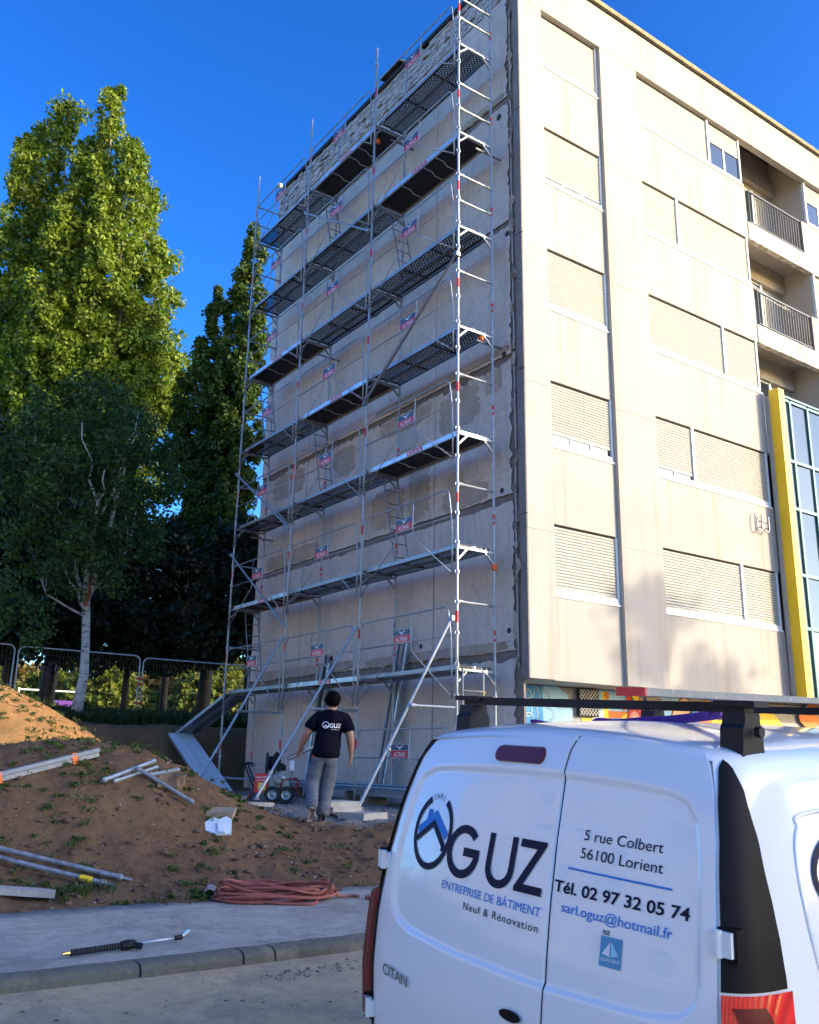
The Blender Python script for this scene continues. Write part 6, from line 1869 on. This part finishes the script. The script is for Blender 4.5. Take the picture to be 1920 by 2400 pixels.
# third brake light
mb = MB(); pts = []
for (c, a0) in ((-.020, -90), (-.228, 90)):
    pts += [(c + .027 * math.cos(math.radians(a0 + i * 22.5)), 1.637 + .027 * math.sin(math.radians(a0 + i * 22.5))) for i in range(9)]
n = len(pts); A = [rear_pt(u, h, -.002) for u, h in pts]; B = [rear_pt(-.124 + (u + .124) * .97, 1.637 + (h - 1.637) * .88, .012) for u, h in pts]
mb.add(A + B, [(i, (i + 1) % n, n + (i + 1) % n, n + i) for i in range(n)]); mb.add(B, [tuple(range(n))])
vp(mb, 'brake_lamp', M['lens_dark'], DL)
# door handle recess low on the narrow door edge
mb = MB(); A = rear_pts([(.02 + .05 * math.cos(w), .835 + .018 * math.sin(w)) for w in np.linspace(0, 6.283, 20, endpoint=False)], .01)
mb.add(A, [tuple(range(20))]); vp(mb, 'door_handle', M['trim'], DL)

# black corner trims and tail lamps on both rear corners
def corner_pt(h, t_, side, off=.004):
    uc, w = float(uch(h)), float(wid(h)); b0 = float(rb(uc + U0, h))
    u, b = bez((uc, b0), (uc + .75 * (w - uc), b0 + .05), (w - .004, b0 + .12), (w, b0 + .36), t_)
    e = 1e-3; u2, b2 = bez((uc, b0), (uc + .75 * (w - uc), b0 + .05), (w - .004, b0 + .12), (w, b0 + .36), t_ + e)
    tn = Vector((u2 - u, b2 - b)).normalized(); nn = Vector((tn.y, -tn.x))
    return Vector((U0 + side * (u + nn.x * off), b + nn.y * off, h))
def corner_patch(name, hs_, lo, hi, side, mat, off, nseg=10, parent=None):
    mb = MB(); vs = []
    for h in hs_:
        a, b = lo(h), hi(h)
        for i in range(nseg + 1): vs.append(corner_pt(h, a + (b - a) * i / nseg, side, off))
    k = nseg + 1; n = len(hs_)
    f = [(i * k + j, i * k + j + 1, (i + 1) * k + j + 1, (i + 1) * k + j) for i in range(n - 1) for j in range(nseg)]
    if side < 0: f = [q[::-1] for q in f]
    mb.add(vs, f)
    return vp(mb, name, mat, parent, smooth=True)
for sd_ in (1, -1):
    hi_ = lambda h: float(np.interp(h, [1.05, 1.1, 1.3, 1.48, 1.62, 1.68, 1.700], [.73, .72, .63, .51, .37, .26, .15]))
    lo_ = lambda h: float(np.interp(h, [1.05, 1.6, 1.68, 1.700], [.02, .03, .08, .145]))
    corner_patch('corner_trim', np.concatenate([np.linspace(1.075, 1.66, 24), [1.675, 1.688, 1.696, 1.700]]), lo_, hi_, sd_, M['trim'], .005)
    lp = corner_patch('tail_lamp', np.linspace(.60, 1.070, 16), lambda h: .02, lambda h: float(np.interp(h, [.6, .8, 1.07], [.66, .78, .75])), sd_, M['lens'], .012 if sd_ > 0 else .035)
    corner_patch('lamp_insert', np.linspace(.74, .87, 8), lambda h: .10, lambda h: .55, sd_, M['lens_clear'], .0145 if sd_ > 0 else .0375, parent=lp)
    corner_patch('lamp_insert', np.linspace(.88, 1.04, 8), lambda h: .12 + .1 * math.sin((h - .88) * 19), lambda h: .46 + .12 * math.sin((h - .88) * 19), sd_, M['lens_dark'], .0145 if sd_ > 0 else .0375, parent=lp)
    for hh_ in (1.20, .63):
        mb = MB(); u = U0 + sd_ * (float(uch(hh_)) - .005); b = float(rb(u, hh_))
        mb.obox((u - sd_ * .004, b - .010, hh_), (.013, 0, 0), (0, .010, 0), (0, 0, .030)); mb.lathe((u + sd_ * .014, b - .016, hh_), (0, 0, 1), [(0, -.036), (.013, -.036), (.013, .036), (0, .036)], 10)
        mb.obox((u + sd_ * .036, b + .012, hh_), (.018, 0, 0), (0, .026, 0), (0, 0, .034), 1); mb.obox((u + sd_ * .034, b + .02, hh_ - .004), (.030, 0, 0), (0, .02, 0), (0, 0, .046), 2)
        vp(mb, 'door_hinge', [M['frame_white'], M['paint'], M['trim']])
# bumper and plate
mb = MB(); vs = []
for h, o in ((.24, .0), (.28, .05), (.42, .07), (.455, .05), (.46, .0)):
    for i in range(25):
        s_ = -1 + 2 * i / 24; u = U0 + s_ * (.86); vs.append((u, float(rb(u, .45)) - o + .30 * abs(s_) ** 6, h))
mb.add(vs, [(i * 25 + j, i * 25 + j + 1, (i + 1) * 25 + j + 1, (i + 1) * 25 + j) for i in range(4) for j in range(24)]); vp(mb, 'bumper', M['trim'], smooth=True)
# wheels, side windows and windscreen
for b in (.78, 3.45):
    for sd_ in (-1, 1):
        mb = MB(); c = Vector((U0 + sd_ * .79, b, .31)); mb.lathe(c, (sd_, 0, 0), [(.19, -.10), (.29, -.10), (.315, -.07), (.315, .07), (.29, .095), (.19, .095)], 28)
        wh = vp(mb, 'wheel', M['rubber']); m2 = MB(); m2.lathe(c, (sd_, 0, 0), [(.195, -.02), (.195, .09), (.15, .05), (.05, .07), (0, .07)], 20); vp(m2, 'rim', M['galv'], wh)
        m3 = MB(); m3.lathe(c + Vector((sd_ * .095, 0, 0)), (sd_, 0, 0), [(.33, .0), (.33, .035), (.40, .035), (.40, .0)], 28); vp(m3, 'wheel_arch', M['trim'])
for sd_ in (-1, 1):
    mb = MB(); pts = [(1.95, 1.14), (3.02, 1.14), (2.62, 1.50), (2.02, 1.56)]
    mb.add([(U0 + sd_ * (float(wid(h)) + .004), b, h) for b, h in pts], [(0, 1, 2, 3) if sd_ > 0 else (3, 2, 1, 0)]); vp(mb, 'side_window', M['glass'])
    mb = MB(); mb.obox((U0 + sd_ * 1.0, 2.95, 1.10), (.09, 0, 0), (0, .05, 0), (0, 0, .11)); mb.tube([(U0 + sd_ * .86, 2.95, 1.05), (U0 + sd_ * .95, 2.95, 1.05)], .025, 7); vp(mb, 'wing_mirror', M['trim'])
mb = MB(); vs = []
for h, fr in ((1.13, 3.22), (1.25, 3.06), (1.39, 2.89), (1.52, 2.71), (1.62, 2.57)):
    w = float(wid(h)) - .10
    for i in range(9): s_ = -1 + i / 4; vs.append((U0 + w * s_, fr - .06 - .18 * abs(s_) ** 3 + .075, h))
mb.add(vs, [(i * 9 + j, i * 9 + j + 1, (i + 1) * 9 + j + 1, (i + 1) * 9 + j) for i in range(4) for j in range(8)]); vp(mb, 'windscreen', M['glass'], smooth=True)
# round house logo on the side panel with its pressed outline
def side_pts(BH, off=.004):
    return [Vector((U0 + float(wid(h)) + off, b, h)) for b, h in BH]
sc_ = [(.985 + .50 * math.cos(a), 1.37 + .165 * math.sin(a)) for a in np.linspace(0, 6.283, 60)]
ring = [(.80 + .27 * math.cos(a), 1.345 + .125 * math.sin(a)) for a in np.linspace(math.radians(62), math.radians(62 - 306), 60)]
decal([ribbon(ring, .028)], 'logo_ring', M['navy'], VAN, fn=lambda q: side_pts(q, .005))
decal([ribbon([(.64, 1.33), (.80, 1.40), (.96, 1.33)], .03)], 'logo_roof', M['blue'], VAN, fn=lambda q: side_pts(q, .005))
mb = MB(); P = [(.46, 1.10), (.44, 1.25), (.45, 1.40), (.50, 1.49), (.62, 1.535), (1.7, 1.54)]
P = [(b, h) for b, h in P]
mb.tube(smooth_pts([Vector((U0 + float(wid(h)) - .002, b, h)) for b, h in [P[0]] + P + [P[-1]]], 6), .009, 6); vp(mb, 'pressed_outline', M['paint'], smooth=True)

# roof bars
def roof_bar(b, hb, half_w=.68):
    mb = MB(); mb.obox((0, b, hb), (half_w, 0, 0), (0, .030, 0), (0, 0, .0165))
    for s_ in (-1, 1): mb.obox((s_ * half_w, b, hb), (.004, 0, 0), (0, .028, 0), (0, 0, .0145))
    o = vp(mb, 'roof_bar', M['black'])
    for s_ in (-1, 1):
        m2 = MB(); u = s_ * .655; z1 = hb - .017
        prof = [(-.040, z1), (.040, z1), (.046, z1 - .035), (.058, z1 - .05), (.060, z1 - .10), (.066, 1.700), (-.066, 1.700), (-.060, z1 - .10), (-.058, z1 - .05), (-.046, z1 - .035)]
        m2.poly([(u - .045, b + p, q) for p, q in prof], (.085, 0, 0))
        m2.obox((u, b, hb + .012), (.075, 0, 0), (0, .045, 0), (0, 0, .010)); m2.lathe((u + .052 * s_, b, z1 - .06), (s_, 0, 0), [(0, 0), (.018, 0), (.018, .02), (0, .02)], 10)
        vp(m2, 'bar_foot', M['black'], o)
roof_bar(.437, 1.862); roof_bar(1.72, 1.858)
W3 = lambda p: VO + vr * p[0] + vf * p[1] + vu * p[2]
# long profile tied on the bars, with a red tape end
a, b = W3((.415, .17, 1.905)), W3((.10, 2.7, 1.905))
root = thing('long_profile', 'grey metal profile with a red taped end carried on the van roof bars', 'profile', tuple(a))
d = (b - a).normalized(); s_ = d.cross(vu).normalized(); u = s_.cross(d)
mb = MB(); mb.obox((a + b) / 2, (b - a) / 2, s_ * .052, u * .013); mb.build('profile', M['galv_dark'], root)
mb = MB(); mb.obox(a + d * .0, d * .006, s_ * .0545, u * .0145); mb.build('red_tape', M['red'], root)
# purple tie-down strap lying loose over the roof and knotted at the bar
def roofz(u_, b_): return 1.79 + .035 * max(0, 1 - ((u_ - U0) / .7) ** 2)
PS = [(-.86, 1.02), (-.80, 1.0), (-.70, 1.02), (-.60, 1.0), (-.5, 1.03), (-.42, 1.0), (-.34, 1.03), (-.2, 1.0), (-.04, 1.0), (.10, .95), (.22, .90), (.36, .78), (.46, .60)]
P3 = [W3((x, y, (1.762 - .014 * k if k < 3 else 1.745 + .012 * (k - 3)) + (.016 if k in (1, 2, 5) else 0))) for k, (x, y) in enumerate(PS)]
P3 += [W3((.50, .54, 1.85)), W3((.545, .47, 1.872)), W3((.56, .42, 1.86)), W3((.52, .45, 1.83))]
sp_ = smooth_pts([P3[0]] + P3 + [P3[-1]], 5); mb = MB(); vs = []
for i, p in enumerate(sp_):
    t_ = (sp_[min(i + 1, len(sp_) - 1)] - sp_[max(0, i - 1)]).normalized(); sd2 = (t_.cross(vu).normalized() * .010 + vu * .022)
    vs += [p - sd2 * .8, p + sd2 * .8]
mb.add(vs, [(2 * i, 2 * i + 1, 2 * i + 3, 2 * i + 2) for i in range(len(sp_) - 1)])
o = mb.build('purple_strap', M['purple'])
sm = o.modifiers.new('thick', 'SOLIDIFY'); sm.thickness = .004
tag(o, 'purple webbing strap lying loose over the van roof', 'strap')

# ================================================================== UNSEEN BEHIND THE VIEWER: block added to shade the foreground, and street trees
PN = Vector((.776, .63, 0))          # plan direction across the light
SP = lambda l, s_, z=0: SUN_PL.to_3d() * l + PN * s_ + Vector((0, 0, z))
NB = thing('shade_block', 'unseen plain block added behind the viewer to shade the foreground', 'building', tuple(SP(34, -14, -1)))
mb = MB(); HB = 12.45
c = SP(34, -7.9); mb.obox(c + Vector((0, 0, HB / 2 - 1)), SUN_PL.to_3d() * 4, PN * 7.4, Vector((0, 0, HB / 2)))
mb.build('wall', M['facade'], NB)
m2 = MB(); m2.obox(c + Vector((0, 0, HB - .85)), SUN_PL.to_3d() * 4.3, PN * 7.7, Vector((0, 0, .145))); m2.build('roof', M['felt'], NB)
for k in range(3):
    for j in range(4):
        m3 = MB(); p = SP(29.99, -13 + j * 3.4, .9 + k * 3.3); m3.obox(p + Vector((0, 0, .75)), SUN_PL.to_3d() * .02, PN * .65, Vector((0, 0, .75))); m3.build('window', M['glass'], NB)
for i, (l, s_, h, w) in enumerate(((31, 2.45, 12.9, .95), (30, 3.9, 11.2, .7), (32, 1.0, 11.5, .6), (33, 0.2, 11.4, .6))):
    p = SP(l, s_)
    shade_tree((p.x, p.y), [(p.x, p.y, h - w * .9, w, w * .95), (p.x + .6, p.y + .4, h - w * 2.6, w * .8, w * .9)], ('tallest leafy street tree beyond the road behind the viewer', 'street tree standing furthest along the road behind the viewer', 'street tree second from the added shade block behind the viewer', 'small street tree touching the corner of the added shade block')[i], 140 + i, .16, 'leaf_birch', .5, .12, 'street_tree', 'street trees behind the viewer')

# unseen sunlit flats hinted by a van reflection, added for warm bounce light
SB = thing('bounce_block', 'unseen cream block of flats added across the site for its warm bounce light', 'building', (-40, 12, -1))
mb = MB(); mb.box(-48, -34, -6, 30, -1, 15.5); mb.build('wall', M['facade'], SB)
mb = MB(); mb.box(-48.2, -33.8, -6.2, 30.2, 15.51, 15.8); mb.build('roof', M['felt'], SB)
for k in range(5):
    for j in range(8):
        y = -4.6 + j * 4.3; m3 = MB(); m3.box(-34.001, -33.94, y, y + 2.1, 1.1 + k * 2.9, 2.5 + k * 2.9); w = m3.build('window', M['frame_white'], SB)
        m4 = MB(); m4.box(-33.938, -33.93, y + .1, y + 2.0, 1.2 + k * 2.9, 2.4 + k * 2.9); m4.build('pane', M['glass'] if (j + k) % 3 else M['shutter'], w)
